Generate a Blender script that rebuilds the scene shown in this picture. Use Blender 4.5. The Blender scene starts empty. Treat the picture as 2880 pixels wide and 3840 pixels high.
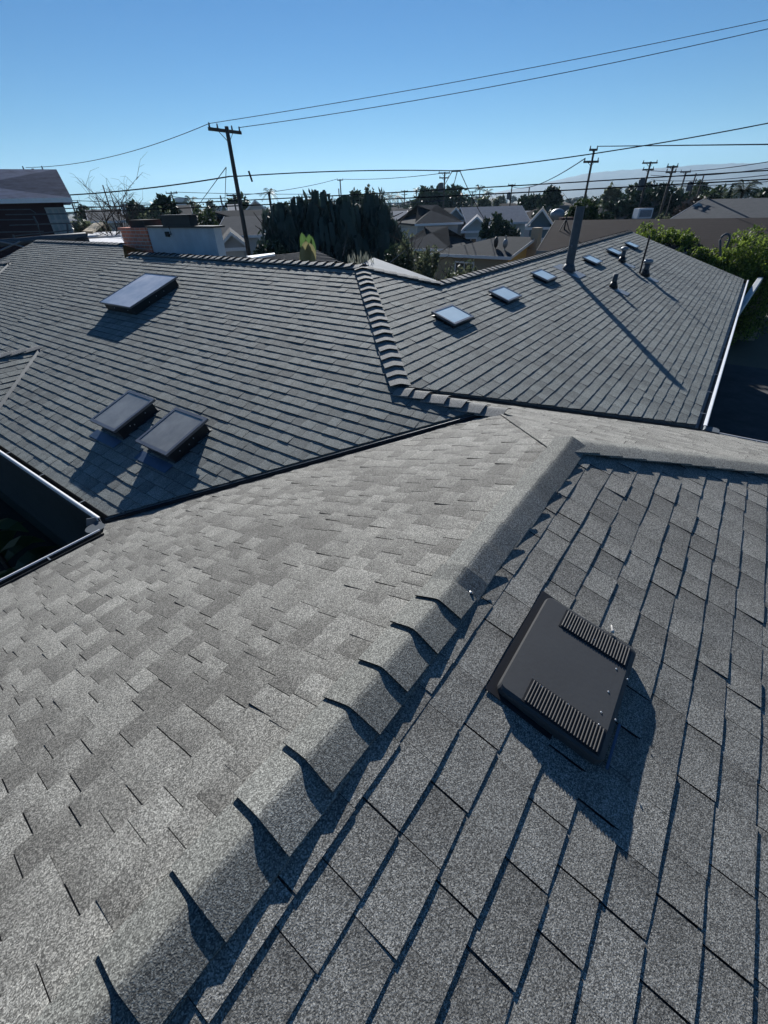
import bpy, bmesh, math, random
from mathutils import Vector, Matrix
R = math.radians
C = bpy.context.scene.collection
H = 5.7                       # height of the camera above the ground
V3 = Vector

# ------------------------------------------------------------------ camera
F_PX, TH, RO, PS = 1633.0, 0.61672, 0.031296, 0.6455
FW = V3((math.cos(PS), math.sin(PS), 0)); RT = V3((math.sin(PS), -math.cos(PS), 0)); UP = V3((0, 0, 1))
_y = FW*math.sin(TH) + UP*math.cos(TH)
CF = FW*math.cos(TH) - UP*math.sin(TH)
CR = RT*math.cos(RO) - _y*math.sin(RO)
CU = RT*math.sin(RO) + _y*math.cos(RO)
cd = bpy.data.cameras.new('camera'); cam = bpy.data.objects.new('camera', cd); C.objects.link(cam)
m = Matrix(((CR.x, CU.x, -CF.x, 0), (CR.y, CU.y, -CF.y, 0), (CR.z, CU.z, -CF.z, H), (0, 0, 0, 1)))
cam.matrix_world = m
cd.sensor_fit = 'VERTICAL'; cd.sensor_height = 24; cd.lens = F_PX/3840*24
cd.clip_start = .05; cd.clip_end = 30000
bpy.context.scene.camera = cam

def ray(u, v): return CF + CR*((u-1440)/F_PX) + CU*(-(v-1920)/F_PX)
def at(u, v, d):                                   # the place seen at (u, v), d metres away over the ground
    r = ray(u, v); k = d/math.hypot(r.x, r.y); return V3((r.x*k, r.y*k, H + r.z*k))

# ------------------------------------------------------------------ tags
def tag(o, label=None, cat=None, group=None, kind=None):
    if label: o['label'] = label
    if cat: o['category'] = cat
    if group: o['group'] = group
    if kind: o['kind'] = kind
    return o
def empty(name, loc, label, cat, group=None):
    o = bpy.data.objects.new(name, None); C.objects.link(o); o.location = loc; o.empty_display_size = .2
    return tag(o, label, cat, group)
def wmat(o):
    m_ = Matrix.Translation(o.location)
    return wmat(o.parent) @ o.matrix_parent_inverse @ m_ if o.parent is not None else m_
def link(name, me, mat, parent=None, smooth=False):
    o = bpy.data.objects.new(name, me); C.objects.link(o)
    if mat is not None: me.materials.append(mat)
    if smooth:
        for p in me.polygons: p.use_smooth = True
    if parent is not None:
        o.parent = parent
        o.matrix_parent_inverse = wmat(parent).inverted()
    return o
def copy_tree(o, parent=None):
    c = o.copy(); C.objects.link(c)
    if parent is not None: c.parent = parent
    for ch in list(o.children): copy_tree(ch, c)
    return c

class MB:
    def __init__(s): s.v = []; s.f = []
    def add(s, vs, fs):
        n = len(s.v); s.v += [tuple(x) for x in vs]; s.f += [[i+n for i in f] for f in fs]
    def box(s, c, ax, ay, az):                      # centre and three half vectors
        c = V3(c); ax, ay, az = V3(ax), V3(ay), V3(az)
        p = [c+ax*i+ay*j+az*k for k in (-1, 1) for j in (-1, 1) for i in (-1, 1)]
        s.add(p, [(0, 2, 3, 1), (4, 5, 7, 6), (0, 1, 5, 4), (2, 6, 7, 3), (0, 4, 6, 2), (1, 3, 7, 5)])
    def abox(s, x0, y0, z0, x1, y1, z1):
        s.box(((x0+x1)/2, (y0+y1)/2, (z0+z1)/2), ((x1-x0)/2, 0, 0), (0, (y1-y0)/2, 0), (0, 0, (z1-z0)/2))
    def prism(s, poly, off):                        # closed polygon of 3D points extruded by a vector
        n = len(poly); off = V3(off); a = [V3(p) for p in poly]
        s.add(a + [p+off for p in a], [list(range(n))[::-1], list(range(n, 2*n))] +
              [(i, (i+1) % n, (i+1) % n+n, i+n) for i in range(n)])
    def sweep(s, prof, a, b, sx, up, caps=True):    # closed 2D profile swept from a to b
        a, b = V3(a), V3(b); n = len(prof)
        pa = [a+sx*x+up*z for x, z in prof]; pb = [b+sx*x+up*z for x, z in prof]
        fs = [(i, (i+1) % n, (i+1) % n+n, i+n) for i in range(n)]
        if caps: fs += [list(range(n))[::-1], list(range(n, 2*n))]
        s.add(pa+pb, fs)
    def tube(s, pts, r, n=6, r2=None, caps=True):
        pts = [V3(p) for p in pts]; m_ = len(pts); ring = []
        for i, p in enumerate(pts):
            d = (pts[min(i+1, m_-1)]-pts[max(i-1, 0)]).normalized()
            q = d.cross(V3((0, 0, 1)));
            if q.length < .05: q = d.cross(V3((1, 0, 0)))
            q.normalize(); w = d.cross(q)
            rr = r if r2 is None else r+(r2-r)*i/(m_-1)
            ring += [p+q*rr*math.cos(2*math.pi*k/n)+w*rr*math.sin(2*math.pi*k/n) for k in range(n)]
        fs = [(i*n+k, i*n+(k+1) % n, (i+1)*n+(k+1) % n, (i+1)*n+k) for i in range(m_-1) for k in range(n)]
        if caps: fs += [list(range(n))[::-1], [(m_-1)*n+k for k in range(n)]]
        s.add(ring, fs)
    def ball(s, c, rx, ry, rz, n=10, m_=6):
        vs = [V3((c[0], c[1], c[2]-rz))]
        for j in range(1, m_):
            t = math.pi*j/m_
            for k in range(n):
                a = 2*math.pi*k/n
                vs.append(V3((c[0]+rx*math.sin(t)*math.cos(a), c[1]+ry*math.sin(t)*math.sin(a), c[2]-rz*math.cos(t))))
        vs.append(V3((c[0], c[1], c[2]+rz))); fs = []
        for k in range(n):
            fs.append((0, 1+(k+1) % n, 1+k)); L = 1+(m_-2)*n
            fs.append((L+k, L+(k+1) % n, len(vs)-1))
            for j in range(m_-2): fs.append((1+j*n+k, 1+j*n+(k+1) % n, 1+(j+1)*n+(k+1) % n, 1+(j+1)*n+k))
        s.add(vs, fs)
    def build(s, name, mat, parent=None, smooth=False, bevel=0, fix=True):
        me = bpy.data.meshes.new(name); me.from_pydata(s.v, [], s.f)
        if fix and len(s.f) < 4000:
            b = bmesh.new(); b.from_mesh(me); bmesh.ops.recalc_face_normals(b, faces=b.faces)
            if bevel: bmesh.ops.bevel(b, geom=b.edges[:], offset=bevel, segments=2, affect='EDGES')
            b.to_mesh(me); b.free()
        return link(name, me, mat, parent, smooth)

# ------------------------------------------------------------------ materials
def newmat(name):
    mt = bpy.data.materials.new(name); mt.use_nodes = True; nt = mt.node_tree
    return mt, nt, nt.nodes['Principled BSDF']
def N_(nt, t, **kw):
    n = nt.nodes.new(t)
    for k, v in kw.items():
        if k in n.inputs: n.inputs[k].default_value = v
        else: setattr(n, k, v)
    return n
def mat(name, col, rough=.7, metal=0, var=.15, scale=3, bump=0, bscale=40, spec=.4, col2=None, coat=0):
    mt, nt, b = newmat(name); L = nt.links
    b.inputs['Roughness'].default_value = rough; b.inputs['Metallic'].default_value = metal
    b.inputs['Specular IOR Level'].default_value = spec
    if coat: b.inputs['Coat Weight'].default_value = coat; b.inputs['Coat Roughness'].default_value = .05
    tc = N_(nt, 'ShaderNodeTexCoord')
    no = N_(nt, 'ShaderNodeTexNoise', Scale=scale, Detail=6, Roughness=.65); L.new(tc.outputs['Object'], no.inputs['Vector'])
    rp = N_(nt, 'ShaderNodeValToRGB'); e = rp.color_ramp.elements
    c2 = col2 or tuple(min(1, c*(1+var)) for c in col)
    c1 = tuple(c*(1-var) for c in col) if not col2 else col
    e[0].position = .3; e[0].color = (*c1, 1); e[1].position = .7; e[1].color = (*c2, 1)
    L.new(no.outputs['Fac'], rp.inputs['Fac']); L.new(rp.outputs['Color'], b.inputs['Base Color'])
    if bump:
        n2 = N_(nt, 'ShaderNodeTexNoise', Scale=bscale, Detail=4); L.new(tc.outputs['Object'], n2.inputs['Vector'])
        bp = N_(nt, 'ShaderNodeBump', Strength=bump, Distance=.02); L.new(n2.outputs['Fac'], bp.inputs['Height'])
        L.new(bp.outputs['Normal'], b.inputs['Normal'])
    return mt

def shingle_mat(name, dark, light, grain=.9, tint=(1, 1, 1), gs=210, tonew=.55):
    """mineral granules: per-tab tone, broad mottling, speckle and bump"""
    mt, nt, b = newmat(name); L = nt.links
    b.inputs['Roughness'].default_value = .85; b.inputs['Specular IOR Level'].default_value = .35
    tc = N_(nt, 'ShaderNodeTexCoord')
    at_ = N_(nt, 'ShaderNodeAttribute', attribute_name='tone')
    n1 = N_(nt, 'ShaderNodeTexNoise', Scale=7.0, Detail=5, Roughness=.6)
    n2 = N_(nt, 'ShaderNodeTexNoise', Scale=.7, Detail=3)
    vo = N_(nt, 'ShaderNodeTexVoronoi', Scale=gs); v2 = N_(nt, 'ShaderNodeTexNoise', Scale=gs*.85, Detail=2)
    for n in (n1, n2, vo, v2): L.new(tc.outputs['Object'], n.inputs['Vector'])
    def math_(op, a, b_, clamp=False):
        n = N_(nt, 'ShaderNodeMath', operation=op); n.use_clamp = clamp
        for i, x in enumerate((a, b_)):
            if isinstance(x, (int, float)): n.inputs[i].default_value = x
            else: L.new(x, n.inputs[i])
        return n.outputs[0]
    s = math_('MULTIPLY', at_.outputs['Fac'], tonew)
    s = math_('ADD', s, math_('MULTIPLY', n1.outputs['Fac'], .55))
    s = math_('ADD', s, math_('MULTIPLY', n2.outputs['Fac'], .5))
    s = math_('SUBTRACT', s, .45*tonew+.3, True)
    mx = N_(nt, 'ShaderNodeMix', data_type='RGBA')
    L.new(s, mx.inputs[0]); mx.inputs[6].default_value = (*dark, 1); mx.inputs[7].default_value = (*light, 1)
    sp = N_(nt, 'ShaderNodeSeparateColor'); L.new(vo.outputs['Color'], sp.inputs[0])
    g = math_('POWER', sp.outputs[0], 1.6)
    g = math_('MULTIPLY', g, grain*1.9); g = math_('ADD', g, 1-grain*.72)
    g = math_('MULTIPLY', g, math_('ADD', math_('MULTIPLY', v2.outputs['Fac'], 1.3), .35))
    mm = N_(nt, 'ShaderNodeMix', data_type='RGBA', blend_type='MULTIPLY'); mm.inputs[0].default_value = 1
    cb = N_(nt, 'ShaderNodeCombineColor')
    for i in range(3): L.new(math_('MULTIPLY', g, tint[i]), cb.inputs[i])
    L.new(mx.outputs[2], mm.inputs[6]); L.new(cb.outputs[0], mm.inputs[7])
    L.new(mm.outputs[2], b.inputs['Base Color'])
    bp = N_(nt, 'ShaderNodeBump', Strength=.5, Distance=.004); L.new(math_('ADD', sp.outputs[1], v2.outputs['Fac']), bp.inputs['Height'])
    L.new(bp.outputs['Normal'], b.inputs['Normal'])
    return mt

def brick_mat(name, c1, c2, mortar, scale=1, vec=None):
    mt, nt, b = newmat(name); L = nt.links; b.inputs['Roughness'].default_value = .9
    tc = N_(nt, 'ShaderNodeTexCoord'); sep = N_(nt, 'ShaderNodeSeparateXYZ'); cb = N_(nt, 'ShaderNodeCombineXYZ')
    L.new(tc.outputs['Object'], sep.inputs[0])
    ad = N_(nt, 'ShaderNodeMath', operation='ADD'); L.new(sep.outputs[0], ad.inputs[0]); L.new(sep.outputs[1], ad.inputs[1])
    L.new(ad.outputs[0], cb.inputs[0]); L.new(sep.outputs[2], cb.inputs[1])
    br = N_(nt, 'ShaderNodeTexBrick', Scale=scale); br.inputs['Color1'].default_value = (*c1, 1); br.inputs['Color2'].default_value = (*c2, 1)
    br.inputs['Mortar'].default_value = (*mortar, 1); br.inputs['Brick Width'].default_value = .24; br.inputs['Row Height'].default_value = .085
    br.inputs['Mortar Size'].default_value = .008; L.new(cb.outputs[0], br.inputs['Vector'])
    L.new(br.outputs['Color'], b.inputs['Base Color'])
    bp = N_(nt, 'ShaderNodeBump', Strength=.6, Distance=.01); L.new(br.outputs['Fac'], bp.inputs['Height']); bp.invert = True
    L.new(bp.outputs['Normal'], b.inputs['Normal'])
    return mt

def roof_mat(name, col, var=.2, rows=5.5):
    """far shingle roof: courses as fine rows running along the eave, mottled"""
    mt, nt, b = newmat(name); L = nt.links; b.inputs['Roughness'].default_value = 1; b.inputs['Specular IOR Level'].default_value = .08
    tc = N_(nt, 'ShaderNodeTexCoord'); sep = N_(nt, 'ShaderNodeSeparateXYZ'); L.new(tc.outputs['Object'], sep.inputs[0])
    mu = N_(nt, 'ShaderNodeMath', operation='MULTIPLY'); L.new(sep.outputs[2], mu.inputs[0]); mu.inputs[1].default_value = rows*3
    fr = N_(nt, 'ShaderNodeMath', operation='FRACT'); L.new(mu.outputs[0], fr.inputs[0])
    n1 = N_(nt, 'ShaderNodeTexNoise', Scale=2.5, Detail=8, Roughness=.75); L.new(tc.outputs['Object'], n1.inputs['Vector'])
    a = N_(nt, 'ShaderNodeMath', operation='MULTIPLY_ADD'); L.new(fr.outputs[0], a.inputs[0]); a.inputs[1].default_value = .25; L.new(n1.outputs['Fac'], a.inputs[2])
    rp = N_(nt, 'ShaderNodeValToRGB'); e = rp.color_ramp.elements
    e[0].position = .35; e[0].color = (*[c*(1-var) for c in col], 1); e[1].position = .85; e[1].color = (*[min(1, c*(1+var)) for c in col], 1)
    L.new(a.outputs[0], rp.inputs['Fac']); L.new(rp.outputs['Color'], b.inputs['Base Color'])
    return mt

def leaf_mat(name, c1, c2, rough=.55, trans=.25):
    mt, nt, b = newmat(name); L = nt.links
    g = N_(nt, 'ShaderNodeNewGeometry'); rp = N_(nt, 'ShaderNodeValToRGB'); e = rp.color_ramp.elements
    e[0].color = (*c1, 1); e[1].color = (*c2, 1); L.new(g.outputs['Random Per Island'], rp.inputs['Fac'])
    L.new(rp.outputs['Color'], b.inputs['Base Color']); b.inputs['Roughness'].default_value = rough
    b.inputs['Specular IOR Level'].default_value = .3
    if trans:
        tr = N_(nt, 'ShaderNodeBsdfTranslucent'); mx = N_(nt, 'ShaderNodeMixShader'); mx.inputs[0].default_value = trans
        L.new(rp.outputs['Color'], tr.inputs['Color']); L.new(b.outputs[0], mx.inputs[1]); L.new(tr.outputs[0], mx.inputs[2])
        L.new(mx.outputs[0], nt.nodes['Material Output'].inputs['Surface'])
    return mt

M_near = shingle_mat('granule shingle, weathered grey', (.13, .122, .112), (.365, .348, .32), grain=.85, tint=(1, 1.02, .99), tonew=.66, gs=300)
M_cap = shingle_mat('granule ridge shingle', (.16, .157, .144), (.275, .27, .25), grain=.8, gs=300, tint=(1, 1.015, .99), tonew=.45)
M_far = shingle_mat('granule shingle, charcoal', (.14, .14, .137), (.335, .335, .32), grain=.55, tint=(.96, 1.02, .98), tonew=.55)
M_fcap = shingle_mat('granule ridge shingle, charcoal', (.2, .2, .19), (.27, .27, .26), grain=.5, tonew=.3)
M_edge = mat('cut asphalt edge of a shingle', (.022, .022, .023), .95, spec=.1)
M_under = mat('roof underlay', (.03, .03, .032), .9)
M_black = mat('black metal flashing', (.018, .018, .02), .5, .2)
M_vent = mat('dark brown painted steel', (.055, .056, .057), .6, 0, var=.06, scale=5, bump=.03, bscale=60)
M_louvre = mat('louvre steel, worn edge', (.05, .048, .047), .6, 0, spec=.25)
M_screw = mat('zinc screw head', (.6, .6, .6), .3, .9)
M_galv = mat('galvanised steel', (.26, .28, .30), .5, .5, var=.2, scale=14)
M_flue = mat('grey painted flue pipe', (.07, .085, .10), .65, .1, var=.2, scale=9)
M_flash = mat('bent blue grey flashing sheet', (.05, .09, .16), .5, .2)
M_white = mat('white painted aluminium', (.8, .8, .8), .4, 0, var=.05, scale=8)
M_gut = mat('grey blue gutter trough', (.11, .14, .17), .5, .1, var=.35, scale=6)
M_dgut = mat('dark gutter trough', (.03, .032, .032), .7, 0, var=.4, scale=6)
M_curb = mat('black skylight curb', (.022, .024, .026), .55, .2, var=.3)
M_frame = mat('mill aluminium skylight frame', (.2, .2, .21), .4, .6, var=.15)
M_stucco = mat('dark painted house stucco', (.035, .037, .036), .9, bump=.3, bscale=60)  # shade below the eaves is put into this near black base colour
M_chase = mat('painted stucco, pale blue grey', (.5, .53, .56), .9, var=.12, scale=2.5, bump=.2, bscale=50)
M_brick = brick_mat('red brick', (.8, .25, .15), (.6, .2, .12), (.6, .52, .46))
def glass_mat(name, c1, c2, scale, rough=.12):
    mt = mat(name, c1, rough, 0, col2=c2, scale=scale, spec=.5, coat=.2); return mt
M_glass = glass_mat('smoked skylight glazing with dust', (.17, .17, .16), (.34, .33, .30), 3.2, .35)  # grey reflection of the sky painted into the glazing colour
M_glass1 = glass_mat('tinted skylight glazing with water streaks', (.22, .3, .4), (.8, .78, .8), 1.1, .4)  # pale sky reflection and its blue streak painted into the base colour
M_glass2 = glass_mat('white acrylic dome', (.42, .58, .68), (.55, .7, .78), 2.0, .45)  # base colour carries the light blue of the reflected sky

# ------------------------------------------------------------------ geometry of the roof (metres, camera at x = y = 0)
sA, sE = .31219, .34632
def Z(z): return z+H
P = V3((3.000, .606, Z(-1.430))); N = V3((3.920, 1.526, Z(-1.717))); M = V3((3.920, 2.660, Z(-1.717)))
Q = V3((6.387, 5.126, Z(-.863))); T = V3((7.289, 4.224, Z(-1.175))); S = V3((22.484, 4.224, Z(-1.175)))
VV = V3((1.196, 4.548, Z(-2.661))); W = V3((7.136, -.239, Z(-2.721))); K = V3((22.484, -.239, Z(-2.721)))
E2X, E2Y, E2END = 6.81, 12.2, 18.8
def plane(a, b, p): return lambda x, y: p.z + a*(x-p.x) + b*(y-p.y)
PLA = plane(0, -sA, P); PLB = plane(0, sA, P); PLD = plane(-sA, 0, P); PLE = plane(sE, 0, N); PLF = plane(0, sE, T)
GR = dict(A=(0, -sA), B=(0, sA), D=(-sA, 0), E=(sE, 0), F=(0, sE))

house = empty('house', (3, 4, 0), 'low house whose grey shingled roof slopes fill the foreground, with skylights and white gutters', 'house')

def inside(p, poly):
    c = False; n = len(poly)
    for i in range(n):
        (x1, y1), (x2, y2) = poly[i][:2], poly[(i+1) % n][:2]
        if (y1 > p[1]) != (y2 > p[1]) and p[0] < (x2-x1)*(p[1]-y1)/(y2-y1)+x1: c = not c
    return c

def shingles(poly, grad, zf, exposure, seed, mt, label=None, dz=0.0, wr=(.2, .36), th=(.005, .013), deck=.03, name='roof_slope', tones=(.1, 1), gap=.0035, wob=.004, phase=0.0, grade=.3):
    """overlapping tabs laid in courses up the slope and trimmed to the outline of the roof plane"""
    rnd = random.Random(seed)
    g = V3((grad[0], grad[1], 0)); s = g.length; gh = g/s; nrm = V3((-grad[0], -grad[1], 1)).normalized()
    up = V3((gh.x, gh.y, s)).normalized(); al = V3((0, 0, 1)).cross(gh)
    cs = 1/math.sqrt(1+s*s)
    pts = [V3((p[0], p[1], 0)) for p in poly]
    o = pts[0]; O = V3((o.x, o.y, zf(o.x, o.y)+dz))
    us = [(p-o).dot(al) for p in pts]; hs = [(p-o).dot(gh)/cs for p in pts]
    u0, u1, h0, h1 = min(us)-.4, max(us)+.4, min(hs), max(hs)
    bm = bmesh.new(); tl = bm.verts.layers.float.new('tone')
    i = 0; v = h0+phase
    while v < h1+exposure:
        u = u0 - rnd.random()*.3
        tprev = rnd.uniform(*th); ptone = rnd.random()
        while u < u1:
            w = rnd.uniform(*wr); thick = rnd.random() < .62
            t = rnd.uniform((th[0]+th[1])/2, th[1]) if thick else rnd.uniform(th[0], (th[0]+th[1])/2)
            tone = tones[0]+(tones[1]-tones[0])*(.35*rnd.random() + (.5 if thick else .12))
            a, b = u, u+w-gap*(rnd.random()*1.4)
            va = v+rnd.uniform(-wob, wob); vb = v+rnd.uniform(-wob, wob)*.6; vt = v+exposure+.012
            ta, tb = t+rnd.uniform(-.002, .002), t+rnd.uniform(-.002, .002)
            mid = rnd.uniform(.3, .7)*w+u
            def pt(x, y, z): return O+al*x+up*y+nrm*z
            q = [pt(a, va, ta), pt(mid, (va+vb)/2, (ta+tb)/2+.0006), pt(b, vb, tb), pt(b, vt, .003), pt(mid, vt, .003), pt(a, vt, .003),
                 pt(a, va, -.003), pt(b, vb, -.003), pt(b, vt, -.003), pt(a, vt, -.003)]
            bv = [bm.verts.new(x) for x in q]
            lo = tone - rnd.uniform(.05, grade); hi = tone + rnd.uniform(0, .12)
            md = hi if rnd.random() < .6 else (lo+hi)/2
            for k, tn in zip(range(10), (lo, md, hi, hi, md, lo-.05, lo, hi, hi, lo)): bv[k][tl] = max(0, min(1, tn))
            for idx in ((0, 1, 4, 5), (1, 2, 3, 4), (6, 7, 2, 1, 0), (6, 0, 5, 9), (7, 8, 3, 2)):
                f = bm.faces.new([bv[k] for k in idx]); f.material_index = 0 if idx[0] in (0, 1) else 1
            u += w
        v += exposure; i += 1
    # trim to the outline
    n = len(pts)
    for k in range(n):
        a, b = pts[k], pts[(k+1) % n]; d = (b-a).normalized(); nn = V3((d.y, -d.x, 0))
        # only faces near the segment need cutting
        geom = bm.verts[:]+bm.edges[:]+bm.faces[:]
        bmesh.ops.bisect_plane(bm, geom=geom, plane_co=a, plane_no=nn, dist=1e-5)
    pl = [(p.x, p.y) for p in pts]
    dead = [f for f in bm.faces if not inside(f.calc_center_median(), pl)]
    bmesh.ops.delete(bm, geom=dead, context='FACES')
    # deck under the tabs
    top = [bm.verts.new(V3((p.x, p.y, zf(p.x, p.y)+dz-.0035))) for p in pts]
    bot = [bm.verts.new(V3((p.x, p.y, zf(p.x, p.y)+dz-deck))) for p in pts]
    fs = [bm.faces.new(top)]
    for k in range(n): fs.append(bm.faces.new((top[k], bot[k], bot[(k+1) % n], top[(k+1) % n])))
    me = bpy.data.meshes.new(name); bm.to_mesh(me); bm.free()
    ob = link(name, me, mt, house)
    me.materials.append(M_edge)
    if label: ob['label'] = label
    return ob

XY = lambda *a: list(a)
# A: the sunny slope to the left of the near ridge
off = .05
shingles(XY((P.x, P.y), (N.x, N.y), (VV.x, VV.y), (1.07, 4.27), (-3.2, 4.12), (-3.2, P.y)), GR['A'], PLA, .143, 3, M_near,
         'sunlit slope of flat lying grey tabs left of the near ridge', th=(.003, .010), wr=(.09, .21), grade=.6)
shingles(XY((P.x, P.y), (7.136, -3.53), (-3.2, -3.53), (-3.2, P.y)), GR['B'], PLB, .143, 5, M_near,
         'near shaded slope right of the ridge, bold dark course lines', th=(.0055, .0110), wr=(.15, .27), grade=.38, tones=(.3, .85), wob=.005, gap=.006)
shingles(XY((P.x, P.y), (7.136, -3.53), (W.x, W.y), (M.x, M.y), (N.x, N.y)), GR['D'], PLD, .143, 7, M_near,
         'pale sunlit strip of roof descending away beyond the short hip', th=(.003, .008), wr=(.13, .33))
# the lapping edge of the far slope over the near one, along the uncapped hip
shingles(XY((N.x, N.y), (2.946, .735), (P.x, P.y)), GR['A'], PLA, .143, 11, M_near, dz=.012, th=(.002, .004), deck=.016, wr=(.13, .33))
# E: big slope left, F: big slope right
eo = V3((.70, .72, 0))*.075
EX = 1.258
e_poly = [(EX, VV.y+.03), (N.x+.02, N.y+.09), (M.x, M.y), (Q.x, Q.y), (Q.x, E2Y), (EX, E2Y)]
shingles(e_poly, GR['E'], PLE, .136, 13, M_far, 'wide shaded slope with three box skylights at the left', dz=.02, th=(.009, .014), wr=(.12, .25), deck=.045)
shingles([(EX, E2Y), (6.107, E2Y), (E2X, 13.46), (E2X, E2END), (EX, E2END)], GR['E'], PLE, .108, 17, M_far,
         'older slope of narrow closely spaced courses at the far left', dz=.02, th=(.009, .012), wr=(.2, .36), deck=.045, tones=(.15, .8))
f_poly = [(M.x+.06, M.y+.04), (Q.x, Q.y), (T.x, T.y), (S.x, S.y), (K.x, -.10), (W.x+.05, -.15)]
shingles(f_poly, GR['F'], PLF, .136, 19, M_far, 'long shaded slope with six flat skylights and a tall flue at the right', dz=.02, th=(.008, .013), wr=(.15, .27), deck=.045)
# two side wings that run into the left slope
def wing(y0, x0, eave_x, L):
    zr = PLE(x0, y0)+.02; dy = (zr-Z(-2.66))/sE
    pf = plane(0, sE, V3((x0, y0, zr)))
    shingles([(x0, y0), (x0-L, y0), (x0-L, y0-dy), (eave_x, y0-dy)], (0, sE), pf, .143, int(y0*10), M_far, dz=.012, wr=(.14, .3))
    mb = MB(); mb.add([(x0, y0, zr), (x0-L, y0, zr), (x0-L, y0+dy, Z(-2.66)), (eave_x, y0+dy, Z(-2.66))], [(0, 1, 2, 3)])
    mb.build('roof_slope', M_far, house)
    v = MB(); a = V3((x0-.03, y0-.06, zr+.0)); b = V3((eave_x-.03, y0-dy, Z(-2.66)+.04))
    v.sweep([(-.035, .0), (0, .028), (.035, .0), (.035, -.02), (-.035, -.02)], a, b, V3((.7, -.7, 0)), V3((0, 0, 1)))
    v.build('valley_flashing', M_flue, house)
    return zr
zw1 = wing(10.06, 2.976, 1.21, 3.2)
zw2 = wing(17.65, 5.45, 1.21, 6)

# back slopes, so that the roof is whole from elsewhere
mb = MB()
zb = lambda x: Q.z-.012-sE*(x-Q.x)
mb.add([(Q.x, Q.y, Q.z-.012), (Q.x, E2Y, Q.z-.012), (10.6, E2Y, zb(10.6)), (10.6, 8.2, zb(10.6)), (T.x, T.y+.6, zb(T.x))], [(0, 1, 2, 3, 4)])
mb.build('back_slope', M_far, house)
mb = MB(); mb.add([(T.x, T.y, T.z), (S.x, S.y, S.z), (S.x, S.y+4, S.z-sE*4), (T.x+.3, T.y+4, T.z-sE*4)], [(0, 1, 2, 3)]); mb.build('back_slope', M_far, house)
mb = MB(); z2 = PLE(E2X, 0); mb.add([(E2X, 13.46, z2), (E2X, E2END, z2), (E2X+4, E2END, z2-sE*4), (E2X+4, 13.46, z2-sE*4)], [(0, 1, 2, 3)]); mb.build('back_slope', M_far, house)

# metal under the two cut valleys
def valley(a, b, side, wd, z0):
    v = MB(); a, b = V3(a), V3(b); d = (b-a).normalized(); sx = side.normalized(); up = V3((0, 0, 1))
    v.sweep([(-wd*.45, z0), (wd*.2, z0-.006), (wd*.25, z0+.012), (wd*.3, z0-.006), (wd, z0+.004), (wd, z0-.03), (-wd*.45, z0-.03)], a, b, sx, up)
    v.build('valley_flashing', M_black, house)
valley(N, VV, V3((.57, .82, 0)), .075, .014)
valley(M+V3((.1, -.1, -.03)), W, V3((.72, .69, 0)), .07, .012)
l = MB(); l.tube([N+V3((-.05, .09, .012)), VV+V3((.03, .045, .03))], .003, 6); l.build('valley_trim', M_gut, house)

# ------------------------------------------------------------------ ridge and hip caps
def caps(A, B, hl, hr, sl, expo, half=.125, lift=.016, th=.007, mt=None, seed=1, over=.11, rise=.012, name='ridge_cap', roundr=.03, label=None, jit=.01):
    """bent cap tabs from A to B, their open ends towards B; hl, hr horizontal directions of the two sides, sl their fall per metre along them"""
    rnd = random.Random(seed); A, B = V3(A), V3(B); d = (B-A); Ln = d.length; d.normalize()
    upv = V3((0, 0, 1)); upv = (upv-d*upv.dot(d)).normalized()
    mb = MB(); n = max(1, round(Ln/expo)); e = Ln/n
    ts = [-1, -.72, -.45, -.25, -.12, 0, .12, .25, .45, .72, 1]
    for i in range(n):
        s1 = (i+1)*e + rnd.uniform(-jit, jit); s0 = s1-e-over
        if s0 < 0: s0 = 0
        lf = lift*rnd.uniform(.8, 1.25); sk = rnd.uniform(-.012, .012); wf = half*rnd.uniform(.95, 1.06)
        rows = []
        for s, lv in ((s0, .003), ((s0+s1)/2, .003+lf*.42), (s1, .003+lf)):
            top, bot = [], []
            for t in ts:
                x = t*wf; side, f = (hl, sl[0]) if t < 0 else (hr, sl[1])
                drop = f*(math.sqrt(x*x+roundr*roundr)-roundr)
                p = A+d*(s+sk*t) + side*abs(x) - upv*drop + upv*(rise+lv)
                top.append(p); bot.append(p-upv*th)
            rows.append((top, bot))
        k = len(ts); vs = []
        for top, bot in rows: vs += top+bot
        fs = []
        for r in range(2):
            o0, o1 = r*2*k, (r+1)*2*k
            for j in range(k-1):
                fs.append((o0+j, o0+j+1, o1+j+1, o1+j)); fs.append((o0+k+j+1, o0+k+j, o1+k+j, o1+k+j+1))
            fs.append((o0, o1, o1+k, o0+k)); fs.append((o0+k-1, o0+2*k-1, o1+2*k-1, o1+k-1))
        o1 = 4*k
        for j in range(k-1):
            fs.append((o1+j, o1+j+1, o1+k+j+1, o1+k+j)); fs.append((j+1, j, k+j, k+j+1))
        mb.add(vs, fs)
    me = bpy.data.meshes.new(name); me.from_pydata(mb.v, [], mb.f)
    b = bmesh.new(); b.from_mesh(me); bmesh.ops.recalc_face_normals(b, faces=b.faces)
    tl = b.faces.layers.float.new('tone')
    seen = set(); 
    for f in b.faces: f[tl] = .5
    per = len(b.faces)//n
    b.faces.ensure_lookup_table()
    for i in range(n):
        tn = rnd.random()
        for j in range(i*per, (i+1)*per):
            b.faces[j][tl] = tn
            if len(b.faces[j].verts) == 4 and b.faces[j].calc_area() > 0 and abs(b.faces[j].normal.dot(d)) > .7: b.faces[j].material_index = 1
    b.to_mesh(me); b.free()
    ob = link(name, me, mt or M_cap, house)
    me.materials.append(M_edge)
    for p in me.polygons: p.use_smooth = False
    if label: ob['label'] = label
    return ob
sm = lambda o: o
Y_, X_ = V3((0, 1, 0)), V3((1, 0, 0))
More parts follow.
